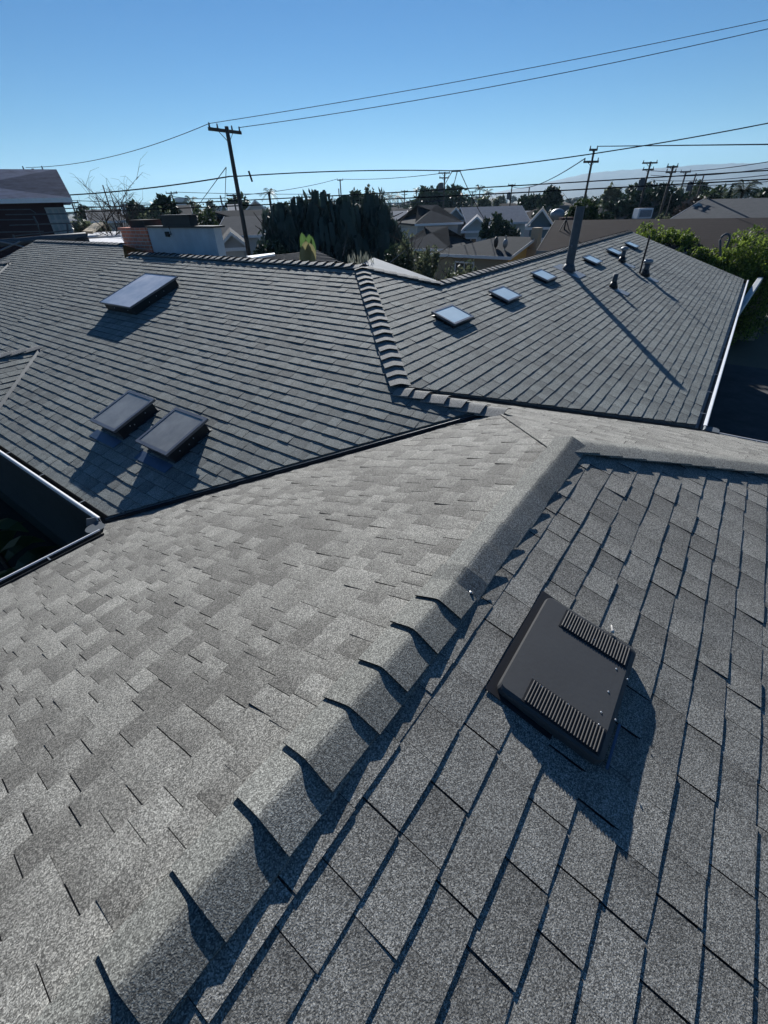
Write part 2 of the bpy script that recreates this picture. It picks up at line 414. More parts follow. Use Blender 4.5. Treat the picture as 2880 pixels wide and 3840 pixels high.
# the near ridge: caps laid from both ends, closing piece nailed
xm = 1.235
cz = V3((0, 0, .006))
o = caps(V3((1.36, P.y, P.z))+cz, V3((-3.0, P.y, P.z))+cz, Y_, -Y_, (sA*1.25, sA*1.6), .2, half=.117, lift=.023, th=.007, seed=4, rise=.018, roundr=.012,
         label='run of bent cap tabs with raised open ends towards the viewer')
o = caps(V3((1.21, P.y, P.z)), V3((P.x+.04, P.y, P.z+.006)), Y_, -Y_, (sA*1.25, sA*1.6), .2, half=.115, lift=.026, th=.008, seed=5, rise=.014, roundr=.012,
         label='run of bent cap tabs closing at the peak')
# short hip on the right of the peak
d1 = V3((1, 1, 0)).normalized(); d2 = V3((1, -1, 0)).normalized()
PC = V3((7.136, -3.53, PLD(7.136, 0)))
hipf = lambda s: s/math.sqrt(2)
caps(P+V3((-.02, .02, .012)), PC, d1, -d1, (hipf(sA)*1.15, hipf(sA)*1.15), .2, lift=.012, seed=6, rise=.02, half=.12)
# hip between the two big slopes: open ends point down towards the viewer
caps(Q+V3((0, 0, .02)), M+V3((.02, .02, .03)), V3((-1, 1, 0)).normalized(), V3((1, -1, 0)).normalized(), (hipf(sE)*1.2, hipf(sE)*1.2), .2,
     lift=.03, th=.009, seed=8, rise=.016, mt=M_fcap, half=.12, name='hip_cap', over=.07, label='row of chevron shaped cap tabs between the two big slopes')
caps(M+V3((0, .05, .015)), N+V3((0, -.1, .012)), -X_, X_, (sE*1.2, sA*1.2), .2, lift=.03, th=.009, seed=9, rise=.016, mt=M_fcap, half=.12, over=.07)
# ridge over the left slope (open ends towards the hip), the falling hip behind, and the long ridge right
caps(V3((Q.x, E2Y+.1, Q.z+.02)), Q+V3((0, -.05, .02)), X_, -X_, (sE, sE), .2, lift=.03, th=.01, seed=10, rise=.014, mt=M_fcap, over=.06)
caps(Q+V3((.0, .0, .02)), T+V3((.05, -.05, .02)), d1, -d1, (hipf(sE), hipf(sE)), .2, lift=.016, seed=12, rise=.016, mt=M_fcap, name='hip_cap')
caps(S+V3((0, 0, .02)), T+V3((-.05, 0, .02)), Y_, -Y_, (sE, sE), .2, lift=.02, seed=14, rise=.014, mt=M_fcap)
caps(V3((E2X, E2END, z2+.02)), V3((E2X, 13.5, z2+.02)), X_, -X_, (sE, sE), .25, lift=.012, seed=15, rise=.012, mt=M_fcap)
caps(V3((.2, 10.06, zw1+.012)), V3((2.95, 10.06, zw1+.012)), Y_, -Y_, (sE, sE), .22, lift=.03, th=.012, seed=16, rise=.014, mt=M_fcap, half=.11)
caps(V3((.2, 17.65, zw2+.012)), V3((5.43, 17.65, zw2+.012)), Y_, -Y_, (sE, sE), .22, lift=.03, th=.012, seed=17, rise=.014, mt=M_fcap, half=.11)

# dark peeled rake board at the far ends
mb = MB(); mb.box((S.x+.012, (S.y+K.y)/2, (S.z+K.z)/2-.06), (.012, 0, 0), (0, (S.y-K.y)/2, (S.z-K.z)/2), (0, 0, .075)); mb.build('rake_board', M_black, house)
# two nail heads on the closing cap
for u_, v_ in ((1705, 2300), (1765, 2222)):
    r_ = ray(u_, v_); k_ = (PLB(0, 0)+.022-H)/(r_.z-sA*r_.y); p_ = V3((0, 0, H))+r_*k_
    mb = MB(); mb.tube([p_-V3((0, 0, .012)), p_+V3((0, 0, .001))], .011, 12); nb = mb.build('nail_washer', M_black, house)
    mb = MB(); mb.ball(p_+V3((0, 0, .002)), .0065, .0065, .004, 8, 4); mb.build('nail_head', M_screw, nb)

# ------------------------------------------------------------------ gutters and walls
def gutter(a, b, out, troughmat, w=.125, dp=.1, hang=1.05, flip=1, lipw=.02):
    a, b = V3(a), V3(b); up = V3((0, 0, 1)); out = V3(out)
    g = MB(); t = .004
    g.sweep([(0, 0), (0, -dp), (w*.72, -dp), (w, -dp*.45), (w, 0), (w-t, 0), (w-t, -dp*.45+.002), (w*.72-.003, -dp+t), (t, -dp+t), (t, 0)], a, b, out, up)
    go = g.build('gutter', troughmat, house)
    l_ = MB(); l_.sweep([(w-lipw, .004), (w-lipw, -.004), (w+.003, -.006), (w+.003, -dp*.42), (w+.006, -dp*.42), (w+.006, .004), (w-.004, .009), (w-.012, .008)], a, b, out, up)
    lo = l_.build('gutter_lip', M_white, go)
    L = (b-a).length; n = int(L/hang); d = (b-a).normalized()
    for i in range(n):
        c = a+d*(hang*(i+.45)); s_ = MB(); s_.box(c+out*(w/2)+up*.002, out*(w/2), d*.006, up*.0025); s_.build('hanger', M_galv, go)
    return go
gutter((EX, VV.y+.06, Z(-2.598)), (EX, 8.2, Z(-2.598)), (-1, 0, 0), M_dgut, w=.085, lipw=.023)
gutter((EX, 12, Z(-2.632)), (EX, 15.8, Z(-2.632)), (-1, 0, 0), M_dgut, w=.072, lipw=.022)
gutter((1.05, 4.17, Z(-2.515)), (-3.2, 4.13, Z(-2.515)), (0, 1, 0), M_dgut, w=.085, lipw=.017)
gutter((W.x+.08, -.14, Z(-2.665)), (K.x, -.105, Z(-2.665)), (0, -1, 0), M_gut, w=.135, lipw=.04)
gutter((7.136, W.y-.16, Z(-2.735)), (7.136, -3.5, Z(-2.735)), (1, 0, 0), M_gut, w=.1, lipw=.012)
# outlet boxes where the gutters turn
for (x, y, z, dx, dy) in ((VV.x-.06, VV.y-.02, Z(-2.66), -1, 1), (W.x+.10, W.y-.12, Z(-2.75), 1, -1)):
    mb = MB(); r_ = .085; pts_ = []
    for k in range(9):
        a_ = math.pi*k/8
        pts_.append((x+dx*(.05+r_*math.sin(a_))-0, y+r_*math.cos(a_)*1.0, z-.06))
    pts_ += [(x-dx*.04, y-r_, z-.06), (x-dx*.04, y+r_, z-.06)]
    mb.prism(pts_, (0, 0, .09)); mb.build('gutter_outlet', M_flue, house)
mb = MB(); mb.prism([(VV.x-.13, VV.y+.13, Z(-2.66)), (VV.x-.02, VV.y+.1, Z(-2.66)), (VV.x-.02, VV.y+.1, Z(-2.60)), (VV.x-.1, VV.y+.13, Z(-2.585))], (0, .004, 0)); mb.build('splash_guard', M_galv, house)
mb = MB(); mb.prism([(VV.x-.02, VV.y+.02, Z(-2.665)), (VV.x+.0, VV.y+.12, Z(-2.665)), (VV.x+.0, VV.y+.12, Z(-2.61)), (VV.x-.02, VV.y+.02, Z(-2.63))], (.004, 0, 0)); mb.build('splash_guard', M_galv, house)

# fascia and walls below the eaves
zt = Z(-2.78)
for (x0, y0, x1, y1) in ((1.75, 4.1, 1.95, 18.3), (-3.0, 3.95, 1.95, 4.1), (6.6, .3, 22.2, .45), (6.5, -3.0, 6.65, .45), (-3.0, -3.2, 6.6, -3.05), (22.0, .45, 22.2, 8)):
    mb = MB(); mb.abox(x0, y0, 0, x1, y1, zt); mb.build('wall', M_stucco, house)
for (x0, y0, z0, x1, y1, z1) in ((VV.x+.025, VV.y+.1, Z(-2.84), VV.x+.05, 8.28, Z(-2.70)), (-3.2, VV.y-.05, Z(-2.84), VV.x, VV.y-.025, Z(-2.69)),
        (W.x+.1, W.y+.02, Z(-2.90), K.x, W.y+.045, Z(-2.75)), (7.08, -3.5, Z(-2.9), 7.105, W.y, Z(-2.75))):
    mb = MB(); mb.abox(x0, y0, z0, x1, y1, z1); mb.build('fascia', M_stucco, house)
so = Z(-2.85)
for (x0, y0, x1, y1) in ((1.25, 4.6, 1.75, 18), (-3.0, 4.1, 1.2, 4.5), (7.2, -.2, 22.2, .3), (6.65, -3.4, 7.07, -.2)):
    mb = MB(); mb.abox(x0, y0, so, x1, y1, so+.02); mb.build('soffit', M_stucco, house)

# ------------------------------------------------------------------ skylights
def skylight(corners, h, gr, glassm, label, ov=.045, raised=.0, fw=.04, glow=None, curbm=None, apron=True):
    """corners of the lid (low-left, high-left, high-right, low-right), the curb drops h along the roof normal"""
    c = [V3((x, y, Z(z))) for x, y, z in corners]
    # make it a true rectangle in the plane of the roof
    ctr = sum(c, V3((0, 0, 0)))/4
    g = V3((gr[0], gr[1], 0)); s = g.length; gh = g/s
    up = V3((gh.x, gh.y, s)).normalized(); al = V3((0, 0, 1)).cross(gh).normalized(); nrm = al.cross(up)
    if nrm.z < 0: nrm = -nrm
    lu = ((c[1]-c[0]).length+(c[2]-c[3]).length)/4; la = ((c[1]-c[2]).length+(c[0]-c[3]).length)/4
    sk = bpy.data.objects.new('skylight', None); C.objects.link(sk); sk.parent = house; sk.location = ctr
    sk.matrix_parent_inverse = Matrix.Translation(-house.location); sk['label'] = label
    def part(mb_, nm, mt_, **k):
        o_ = mb_.build(nm, mt_, None, **k); o_.parent = sk; o_.matrix_parent_inverse = Matrix.Translation(-ctr); return o_
    # curb, slightly inset; skirts flare at the foot
    m1 = MB(); a_, u_ = la-ov, lu-ov
    top = [ctr-nrm*.02+al*i*a_+up*j*u_ for i, j in ((-1, -1), (1, -1), (1, 1), (-1, 1))]
    mid = [p-nrm*(h-.05) for p in top]
    ft = [ctr-nrm*(h-.004)+al*i*(a_+.05)+up*j*(u_+.06) for i, j in ((-1, -1), (1, -1), (1, 1), (-1, 1))]
    vs = top+mid+ft; fs = [(0, 1, 2, 3)]
    for r in (0, 4):
        for k in range(4): fs.append((r+k, r+(k+1) % 4, r+4+(k+1) % 4, r+4+k))
    m1.add(vs, fs); part(m1, 'curb', curbm or M_curb)
    # lid frame: four mitred bars
    m2 = MB(); o1 = [ctr+al*i*la+up*j*lu for i, j in ((-1, -1), (1, -1), (1, 1), (-1, 1))]
    i1 = [ctr+al*i*(la-fw)+up*j*(lu-fw) for i, j in ((-1, -1), (1, -1), (1, 1), (-1, 1))]
    for k in range(4):
        k2 = (k+1) % 4
        m2.prism([o1[k], o1[k2], i1[k2], i1[k]], -nrm*.03)
    part(m2, 'frame', M_frame if glow is None else glow)
    m3 = MB(); m3.prism([p-nrm*.006 for p in i1], -nrm*.012); part(m3, 'glass', glassm)
    if h > .12:
        rnd = random.Random(int(ctr.y*31))
        for k in range(5):
            p = ctr - nrm*(.07+.05*rnd.random()) + (al*(-la+ov-.003) if k < 3 else -up*(lu-ov+.003)) + (up*rnd.uniform(-.7, .7)*lu if k < 3 else al*rnd.uniform(-.6, .6)*la)
            m5 = MB(); m5.ball(p, .009, .009, .009, 6, 4); part(m5, 'screw', M_screw)
    if apron:
        m4 = MB(); b0 = ctr-nrm*(h-.022)-up*(lu+.0); m4.prism([b0+al*(-la+.02), b0+al*(la+.03), b0+al*(la+.03)-up*.13, b0+al*(-la+.02)-up*.13], nrm*.003)
        part(m4, 'apron_flashing', M_flash)
    return sk
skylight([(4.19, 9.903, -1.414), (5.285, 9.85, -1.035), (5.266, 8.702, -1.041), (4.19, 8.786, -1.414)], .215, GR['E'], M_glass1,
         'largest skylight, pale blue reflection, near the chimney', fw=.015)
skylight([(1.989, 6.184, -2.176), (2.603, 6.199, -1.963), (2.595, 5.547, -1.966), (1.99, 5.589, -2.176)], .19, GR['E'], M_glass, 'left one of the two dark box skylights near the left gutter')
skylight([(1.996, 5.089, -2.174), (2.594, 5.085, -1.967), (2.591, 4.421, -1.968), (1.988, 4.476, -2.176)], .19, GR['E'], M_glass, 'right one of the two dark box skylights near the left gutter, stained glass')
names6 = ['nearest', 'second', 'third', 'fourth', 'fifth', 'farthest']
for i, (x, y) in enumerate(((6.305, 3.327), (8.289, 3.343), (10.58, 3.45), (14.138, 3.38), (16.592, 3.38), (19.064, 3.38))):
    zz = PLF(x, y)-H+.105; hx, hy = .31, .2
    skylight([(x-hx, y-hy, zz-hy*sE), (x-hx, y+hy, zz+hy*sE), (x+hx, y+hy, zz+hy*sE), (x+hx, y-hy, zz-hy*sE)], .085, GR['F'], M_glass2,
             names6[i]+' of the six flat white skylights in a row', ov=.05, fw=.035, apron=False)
    # corners above were given low-left, high-left, high-right, low-right of the lid

# ------------------------------------------------------------------ vent box on the near slope
def sub_empty(name, loc, label=None):
    e = bpy.data.objects.new(name, None); C.objects.link(e); e.parent = house; e.location = loc
    e.matrix_parent_inverse = Matrix.Translation(-house.location); e.empty_display_size = .1
    if label: e['label'] = label
    def part(mb_, nm, mt_, **k):
        o_ = mb_.build(nm, mt_, None, **k); o_.parent = e; o_.matrix_parent_inverse = Matrix.Translation(-V3(loc)); return o_
    return e, part
c4 = [V3((1.591, .255, Z(-1.495))), V3((1.007, .251, Z(-1.497))), V3((1.001, -.163, Z(-1.594))), V3((1.579, -.166, Z(-1.597)))]
vc = sum(c4, V3((0, 0, 0)))/4
vx = ((c4[0]-c4[1])+(c4[3]-c4[2])).normalized(); vy = ((c4[0]-c4[3])+(c4[1]-c4[2])); vy = (vy-vx*vy.dot(vx)).normalized(); vn = vx.cross(vy)
if vn.z < 0: vn = -vn
hx, hy = .289, .209
vent, vpart = sub_empty('roof_vent', vc, 'dark low vent box with two slotted strips on the near slope')
def outline(ax, ay, rad, z, dx=0):
    pts_ = []
    for sx, sy, a0 in ((1, 1, 0), (-1, 1, 90), (-1, -1, 180), (1, -1, 270)):
        for k in range(5):
            a = R(a0+90*k/4); pts_.append(vc+vx*(sx*(ax-rad)+rad*math.cos(a))+vy*(sy*(ay-rad)+rad*math.sin(a)+dx)+vn*z)
    return pts_
mb = MB(); rings = [outline(hx-.016, hy-.013, .022, .0, .009), outline(hx-.003, hy-.002, .03, -.010), outline(hx, hy+.001, .03, -.022), outline(hx, hy+.001, .03, -.047), outline(hx-.01, hy-.008, .03, -.047)]
n_ = len(rings[0]); vs = sum(rings, []); fs = [list(range(n_))]
for r in range(len(rings)-1):
    for k in range(n_): fs.append((r*n_+k, r*n_+(k+1) % n_, (r+1)*n_+(k+1) % n_, (r+1)*n_+k))
mb.add(vs, fs); vpart(mb, 'hood', M_vent)
bn = V3((0, -sA, 1)).normalized(); bup = V3((0, 1, sA)).normalized()
def onB(x, y, h=0): return V3((x, y, PLB(x, y)+h))
mb = MB(); mb.prism([onB(1.61, .285, .012), onB(.985, .285, .012), onB(.985, .02, .012), onB(1.61, .02, .012)], (0, 0, -.003)); vpart(mb, 'flange', M_black)
mb = MB(); mb.prism([onB(1.55, .22, -.01), onB(1.04, .22, -.01), onB(1.04, -.13, -.01), onB(1.55, -.13, -.01)], (0, 0, .045)); vpart(mb, 'throat', M_black)
mb = MB(); mb.prism([onB(1.03, -.17, .018), onB(1.23, -.17, .018), onB(1.23, -.18, .018), onB(1.03, -.18, .018)], (0, 0, .003)); vpart(mb, 'flange_edge', M_flash)
for cx in (.205, -.222):
    mb = MB(); back = MB(); back.box(vc+vx*cx+vy*(-.035)+vn*.001, vx*.056, vy*.150, vn*.0015); vpart(back, 'slot_shade', M_black)  # black sheet standing in for the shade inside the slots
    for k in range(24):
        y = -.035-.144+.288*(k+.5)/24
        c = vc+vx*cx+vy*y+vn*.0025
        mb.sweep([(-.0043, 0), (-.003, .0052), (.0008, .0066), (.003, .005), (.0036, 0)], c-vx*.05, c+vx*.05, vy, vn)
    vpart(mb, 'louvre_strip', M_louvre)
scr = [(795, 470), (1015, 592), (1240, 742), (1210, 850), (1310, 942), (1140, 1053), (1075, 1235), (1203, 1302), (1055, 1345), (543, 1008), (780, 1165)]
for u, v in scr:
    r_ = ray(u/2.37+1800, v/2.37+2150); o_ = V3((0, 0, H)); k = (vc-o_).dot(vn)/r_.dot(vn); p = o_+r_*k
    mb = MB(); mb.ball(p+vn*.001, .0042, .0042, .003, 8, 4); vpart(mb, 'screw', M_screw)
mb = MB(); r_ = ray(1170/2.37+1800, 515/2.37+2150); k = (vc-V3((0, 0, H))).dot(vn)/r_.dot(vn); p = V3((0, 0, H))+r_*k
mb.tube([p+vx*.022+vy*.012+vn*.01, p+vx*.01+vy*.006+vn*.009, p+vn*.008, p-vx*.012-vy*.004+vn*.006], .003, 6, .008)
vpart(mb, 'sealant_blob', mat('dried pale sealant', (.5, .48, .44), .7), smooth=True)

# ------------------------------------------------------------------ flue and plumbing vents on the right slope
def onF(x, y, h=0): return V3((x, y, PLF(x, y)+.02+h))
b0 = onF(12.125, 3.40)
fl, fp = sub_empty('flue', b0, 'tall dark metal flue standing up from the right slope')
mb = MB(); mb.tube([b0-V3((0, 0, .1)), b0+V3((0, 0, 1.27))], .095, 20, caps=False); mb.tube([b0+V3((0, 0, 1.27)), b0-V3((0, 0, .1))], .088, 20, caps=False); fp(mb, 'pipe', M_flue, smooth=True)
mb = MB(); mb.tube([b0+V3((0, 0, .0)), b0+V3((0, 0, .16))], .17, 20, .1); fp(mb, 'storm_collar', M_flue, smooth=True)
mb = MB(); mb.prism([onF(11.85, 3.72, .005), onF(12.45, 3.72, .005), onF(12.45, 3.05, .015), onF(11.85, 3.05, .015)], (0, 0, .004)); fp(mb, 'flashing', M_galv)
mb = MB(); mb.tube([b0+V3((-.11, 0, .52)), b0+V3((-.13, .0, .54))], .02, 8); fp(mb, 'strap', M_galv)
def plumb(x, y, h, r_, label, cap=True, tall=0):
    b = onF(x, y); e, pp = sub_empty('vent_pipe', b, label)
    k = MB(); k.tube([b, b+V3((0, 0, h*.45))], r_*2.1, 14, r_*1.15); pp(k, 'boot', M_black, smooth=True)
    k = MB(); k.tube([b+V3((0, 0, h*.3)), b+V3((0, 0, h))], r_, 14); pp(k, 'pipe', M_flue, smooth=True)
    if cap: k = MB(); k.ball(b+V3((0, 0, h+.02)), r_*1.8, r_*1.8, r_*1.0, 12, 6); pp(k, 'cowl', M_galv, smooth=True)
    if tall: k = MB(); k.tube([b+V3((.06, .15, 0)), b+V3((.06, .15, tall))], .025, 8); pp(k, 'mast', M_black)
    k = MB(); w_ = .17; k.prism([onF(x-w_, y+.1, .006), onF(x+w_, y+.1, .006), onF(x+w_, y-.38, .016), onF(x-w_, y-.38, .016)], (0, 0, .004)); pp(k, 'flashing', M_galv)
plumb(12.50, 2.40, .30, .055, 'stubby open vent pipe nearest the eave', cap=False)
plumb(15.83, 2.98, .32, .06, 'short vent pipe with a white cowl below the far skylights')
plumb(15.36, 2.21, .34, .07, 'vent pipe with a thin mast beside it', tall=.95)

# ------------------------------------------------------------------ chimneys of the house
e, pp = sub_empty('chimney', (7.7, 13.8, Z(-.9)), 'short red brick chimney at the end of the left ridge')
mb = MB(); mb.abox(7.4, 13.16, Z(-2.2), 8.1, 14.5, Z(-.44)); pp(mb, 'stack', M_brick)
mb = MB(); mb.abox(7.36, 13.12, Z(-.44), 8.14, 14.54, Z(-.37)); pp(mb, 'top_course', M_brick)
mb = MB(); mb.abox(7.5, 13.35, Z(-.37), 8.0, 14.1, Z(-.2)); pp(mb, 'flue_tile', mat('sooty flue tile', (.05, .035, .03), .9))
e, pp = sub_empty('chimney_chase', (7.7, 11.6, Z(-.9)), 'wide pale stucco chimney box behind the left ridge')
mb = MB(); mb.abox(7.41, 10.27, Z(-2.2), 7.62, 13.10, Z(-.365)); pp(mb, 'box', M_chase)
mb = MB(); mb.abox(7.36, 10.22, Z(-.365), 7.70, 13.11, Z(-.33)); pp(mb, 'cap', M_black)
mb = MB(); mb.abox(7.42, 11.15, Z(-.33), 7.64, 12.35, Z(-.13)); pp(mb, 'shadow_caster', M_curb)  # dark box added on the cap to cast the shadow on the left slope
mb = MB(); mb.abox(7.40, 11.10, Z(-.13), 7.66, 12.4, Z(-.10)); pp(mb, 'caster_lid', M_curb)  # top of the added shadow casting box
mb = MB(); mb.tube([V3((7.36, 12.0, Z(-.34))), V3((7.36, 11.97, Z(-.50))), V3((7.36, 12.12, Z(-.51))), V3((7.40, 12.14, Z(-.51)))], .014, 6); pp(mb, 'drip_pipe', M_black)
mb = MB(); mb.abox(7.37, 12.12, Z(-.56), 7.409, 12.27, Z(-.45)); pp(mb, 'outlet_box', M_stucco)

# ------------------------------------------------------------------ ground, hills, sky, air
M_ground = mat('dry yard earth and patchy grass', (.05, .055, .035), .95, col2=(.13, .12, .085), scale=.08)
M_yard = mat('shaded paving', (.05, .05, .05), .9, var=.4, scale=1.5)  # colour darkened to hold the shade of the side yard
M_paver = mat('concrete paver', (.13, .14, .14), .9, var=.25, scale=4)
bm = bmesh.new(); bmesh.ops.create_circle(bm, cap_ends=True, radius=12000, segments=96); me = bpy.data.meshes.new('ground'); bm.to_mesh(me); bm.free()
tag(link('ground', me, M_ground), kind='structure')
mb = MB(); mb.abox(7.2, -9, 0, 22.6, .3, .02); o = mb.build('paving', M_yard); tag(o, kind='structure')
mb = MB(); mb.abox(-6, 4.15, 0, 1.6, 18, .02); o = mb.build('planting_bed', mat('dark soil', (.012, .011, .009), 1, var=.4), ); tag(o, kind='structure')  # soil colour taken almost to black for the shade over the bed
rnd = random.Random(77)
pv = None
for i, (x, y, wx, wy) in enumerate(((9.3, -.55, .6, .6), (9.0, -1.35, .55, .6), (8.35, -1.3, .5, .62), (10.2, -.6, .6, .6), (7.9, -1.95, .75, .9), (8.9, -2.2, .7, .6))):
    mb = MB(); mb.abox(x-wx/2, y-wy/2, .024, x+wx/2, y+wy/2, .06); o = mb.build('paver', M_paver, bevel=.006)
    tag(o, ['square paver furthest along the dark side yard but one', 'square paver in the middle of the dark side yard', 'paver close to the house wall in the dark side yard', 'square paver furthest along the dark side yard', 'largest paver, nearest the gutter outlet', 'paver beside the largest one in the dark side yard'][i], 'paver', 'pavers in the shaded side yard')
mb = MB(); hp = (9.6, -3.1); mb.abox(9.1, -3.5, .02, 10.4, -2.4, .85); mb.abox(9.05, -3.55, .85, 10.45, -2.35, .9)
tag(mb.build('storage_box', mat('blue grey resin', (.06, .08, .09), .7)), 'low grey storage box standing in the dark side yard', 'box')

hl = [(1700, 748), (1780, 736), (1850, 722), (1950, 702), (2080, 676), (2176, 652), (2244, 642), (2417, 633), (2495, 626), (2649, 618), (2755, 613), (2880, 604), (3100, 592), (3300, 585)]
vs, fs = [], []; nc = 90; rnd = random.Random(5); nz = [0]*(nc+1)
for o_ in (3, 6, 12, 25):
    ph = [rnd.random()*6.28 for _ in range(2)]
    for i in range(nc+1): nz[i] += math.sin(i/nc*6.28*o_+ph[0])*.035/o_**.35
rows = [(2500, 0), (2900, .16), (3300, .42), (3700, .62), (4100, .86), (4500, 1), (5200, .8), (6500, 0)]
for ri, (d, kf) in enumerate(rows):
    for i in range(nc+1):
        u = 1700+1600*i/nc
        for (a, b_), (c_, e_) in zip(hl, hl[1:]):
            if a <= u <= c_: v = b_+(e_-b_)*(u-a)/(c_-a)
        top = at(u, v, 4500); hgt = max(2, top.z)*(1+nz[i]*.5+rnd.uniform(-.012, .012))
        p = at(u, 760, d); q = .75+.5*math.sin(i*.37+ri*1.3)*.5 if 0 < kf < 1 else 1
        vs.append((p.x, p.y, -2 if kf == 0 else hgt*kf*q))
for r_ in range(len(rows)-1):
    for i in range(nc): fs.append((r_*(nc+1)+i, r_*(nc+1)+i+1, (r_+1)*(nc+1)+i+1, (r_+1)*(nc+1)+i))
me = bpy.data.meshes.new('hills'); me.from_pydata(vs, [], fs)
tag(link('hills', me, mat('dry brush on far hills', (.02, .03, .03), .95, col2=(.06, .07, .055), scale=.012), smooth=True), kind='structure')

# ------------------------------------------------------------------ neighbouring houses
def M_wall(c): return mat('painted wall', c, .9, var=.08, scale=1.2)
M_pane = mat('dark window pane', (.03, .04, .05), .15, spec=.8)
def dwelling(label, e0, e1, depth, rise, roofm, wallm, axis='x', hip=(0, 0), win=(), trim=None, inset=.45, back=None, name='neighbour_house', group=None, thick=.16, door=()):
    """front eave from e0 to e1, the house runs away from the viewer by depth"""
    e0, e1 = V3(e0), V3(e1); ze = (e0.z+e1.z)/2
    a = V3((e1.x-e0.x, e1.y-e0.y, 0)); L = a.length; a.normalize(); nrm = V3((-a.y, a.x, 0))
    if nrm.dot(V3((e0.x, e0.y, 0))) < 0: nrm = -nrm
    o0 = V3((e0.x, e0.y, 0)); ctr = o0+a*L/2+nrm*depth/2
    root = empty(name, ctr, label, 'house', group)
    def pt(s, t, z): return o0+a*s+nrm*t+V3((0, 0, z))
    if axis == 'x': r0, r1 = pt(hip[0]*depth/2, depth/2, ze+rise), pt(L-hip[1]*depth/2, depth/2, ze+rise)
    else: r0, r1 = pt(L/2, hip[0]*L/2, ze+rise), pt(L/2, depth-hip[1]*L/2, ze+rise)
    A_, B_, C_, D_ = pt(0, 0, ze), pt(L, 0, ze), pt(L, depth, ze), pt(0, depth, ze)
    vs = [A_, B_, C_, D_, r0, r1]; dn = V3((0, 0, -thick)); vs += [p+dn for p in vs]
    if axis == 'x': fs = [(0, 1, 5, 4), (2, 3, 4, 5), (3, 0, 4), (1, 2, 5)]; ends = [hip[0], hip[1]]
    else: fs = [(1, 2, 5, 4), (3, 0, 4, 5), (0, 1, 4), (2, 3, 5)]; ends = [hip[0], hip[1]]
    keep = fs[:2]+[f for f, h_ in zip(fs[2:], ends) if h_]
    allf = [f for f in keep]+[tuple(i+6 for i in f[::-1]) for f in keep]
    bd = {}
    for f in keep:
        for i in range(len(f)):
            k = (f[i], f[(i+1) % len(f)])
            if (k[1], k[0]) in bd: bd.pop((k[1], k[0]))
            else: bd[k] = 1
    for i, j in bd: allf.append((i, j, j+6, i+6))
    mb = MB(); mb.add(vs, allf); roof = mb.build('roof', roofm, root)
    i_ = inset; zc = ze+rise*(i_*2/(depth if axis == 'x' else L))-thick
    w = MB(); zt_ = ze-thick+.02
    q = [pt(i_, i_, 0), pt(L-i_, i_, 0), pt(L-i_, depth-i_, 0), pt(i_, depth-i_, 0)]
    hz = V3((0, 0, zt_)); apx = ze+rise-thick-.03
    if axis == 'x': g0, g1 = pt(i_, depth/2, apx if not hip[0] else zt_), pt(L-i_, depth/2, apx if not hip[1] else zt_)
    else: g0, g1 = pt(L/2, i_, apx if not hip[0] else zt_), pt(L/2, depth-i_, apx if not hip[1] else zt_)
    kk = rise*i_*2/(depth if axis == 'x' else L); hz = V3((0, 0, zt_+kk))
    vs = q+[p+hz for p in q]+[g0, g1]
    if axis == 'x': fs = [(0, 1, 5, 4), (2, 3, 7, 6), (3, 0, 4, 8, 7), (1, 2, 6, 9, 5)]
    else: fs = [(1, 2, 6, 5), (3, 0, 4, 7), (0, 1, 5, 8, 4), (2, 3, 7, 9, 6)]
    if (axis == 'x' and hip[0]) or (axis == 'y' and hip[0]): pass
    w.add(vs, fs); w.build('wall', wallm, root, fix=False)
    tm = trim or M_white
    t_ = MB(); 
    t_.box(pt(L/2, -.012, ze-thick*.6), a*L/2, nrm*.01, V3((0, 0, thick*.62)))
    if axis == 'y' and not hip[0]:
        for s, e_ in ((A_, r0), (B_, r0)):
            c = (s+e_)/2; t_.box(c-nrm*.03-V3((0, 0, thick*.5)), (e_-s)/2, nrm*.015, V3((0, 0, thick*.62)))
    if axis == 'x':
        for s, e_, h_, sg in ((A_, r0, hip[0], -1), (D_, r0, hip[0], -1), (B_, r1, hip[1], 1), (C_, r1, hip[1], 1)):
            if not h_: c = (s+e_)/2; t_.box(c+a*sg*.012-V3((0, 0, thick*.5)), (e_-s)/2, a*.012, V3((0, 0, thick*.62)))
    t_.build('fascia', tm, root)
    for (s, z0, ww, hh) in win:
        f = MB(); c = pt(s, i_-.02, z0+hh/2)
        f.box(c+V3((0, 0, hh/2)), a*(ww/2+.06), nrm*.05, V3((0, 0, .06))); f.box(c-V3((0, 0, hh/2)), a*(ww/2+.1), nrm*.07, V3((0, 0, .05)))
        for sg in (-1, 0, 1): f.box(c+a*sg*ww/2, a*(.05 if sg else .03), nrm*.045, V3((0, 0, hh/2-.06)))
        fo = f.build('window', tm, root)
        g = MB(); g.box(c+nrm*.01, a*ww/2, nrm*.012, V3((0, 0, hh/2))); g.build('pane', M_pane, fo)
    return root, pt, L, ze
RB = [roof_mat('roof, mid grey', (.095, .10, .105)), roof_mat('roof, charcoal', (.05, .055, .06)), roof_mat('roof, brown', (.038, .032, .031)),
      roof_mat('roof, pale grey', (.27, .28, .3)), roof_mat('roof, tan', (.16, .13, .105))]
WA = [M_wall((.5, .5, .48)), M_wall((.42, .37, .3)), M_wall((.3, .35, .38)), M_wall((.6, .6, .6)), M_wall((.35, .28, .2))]

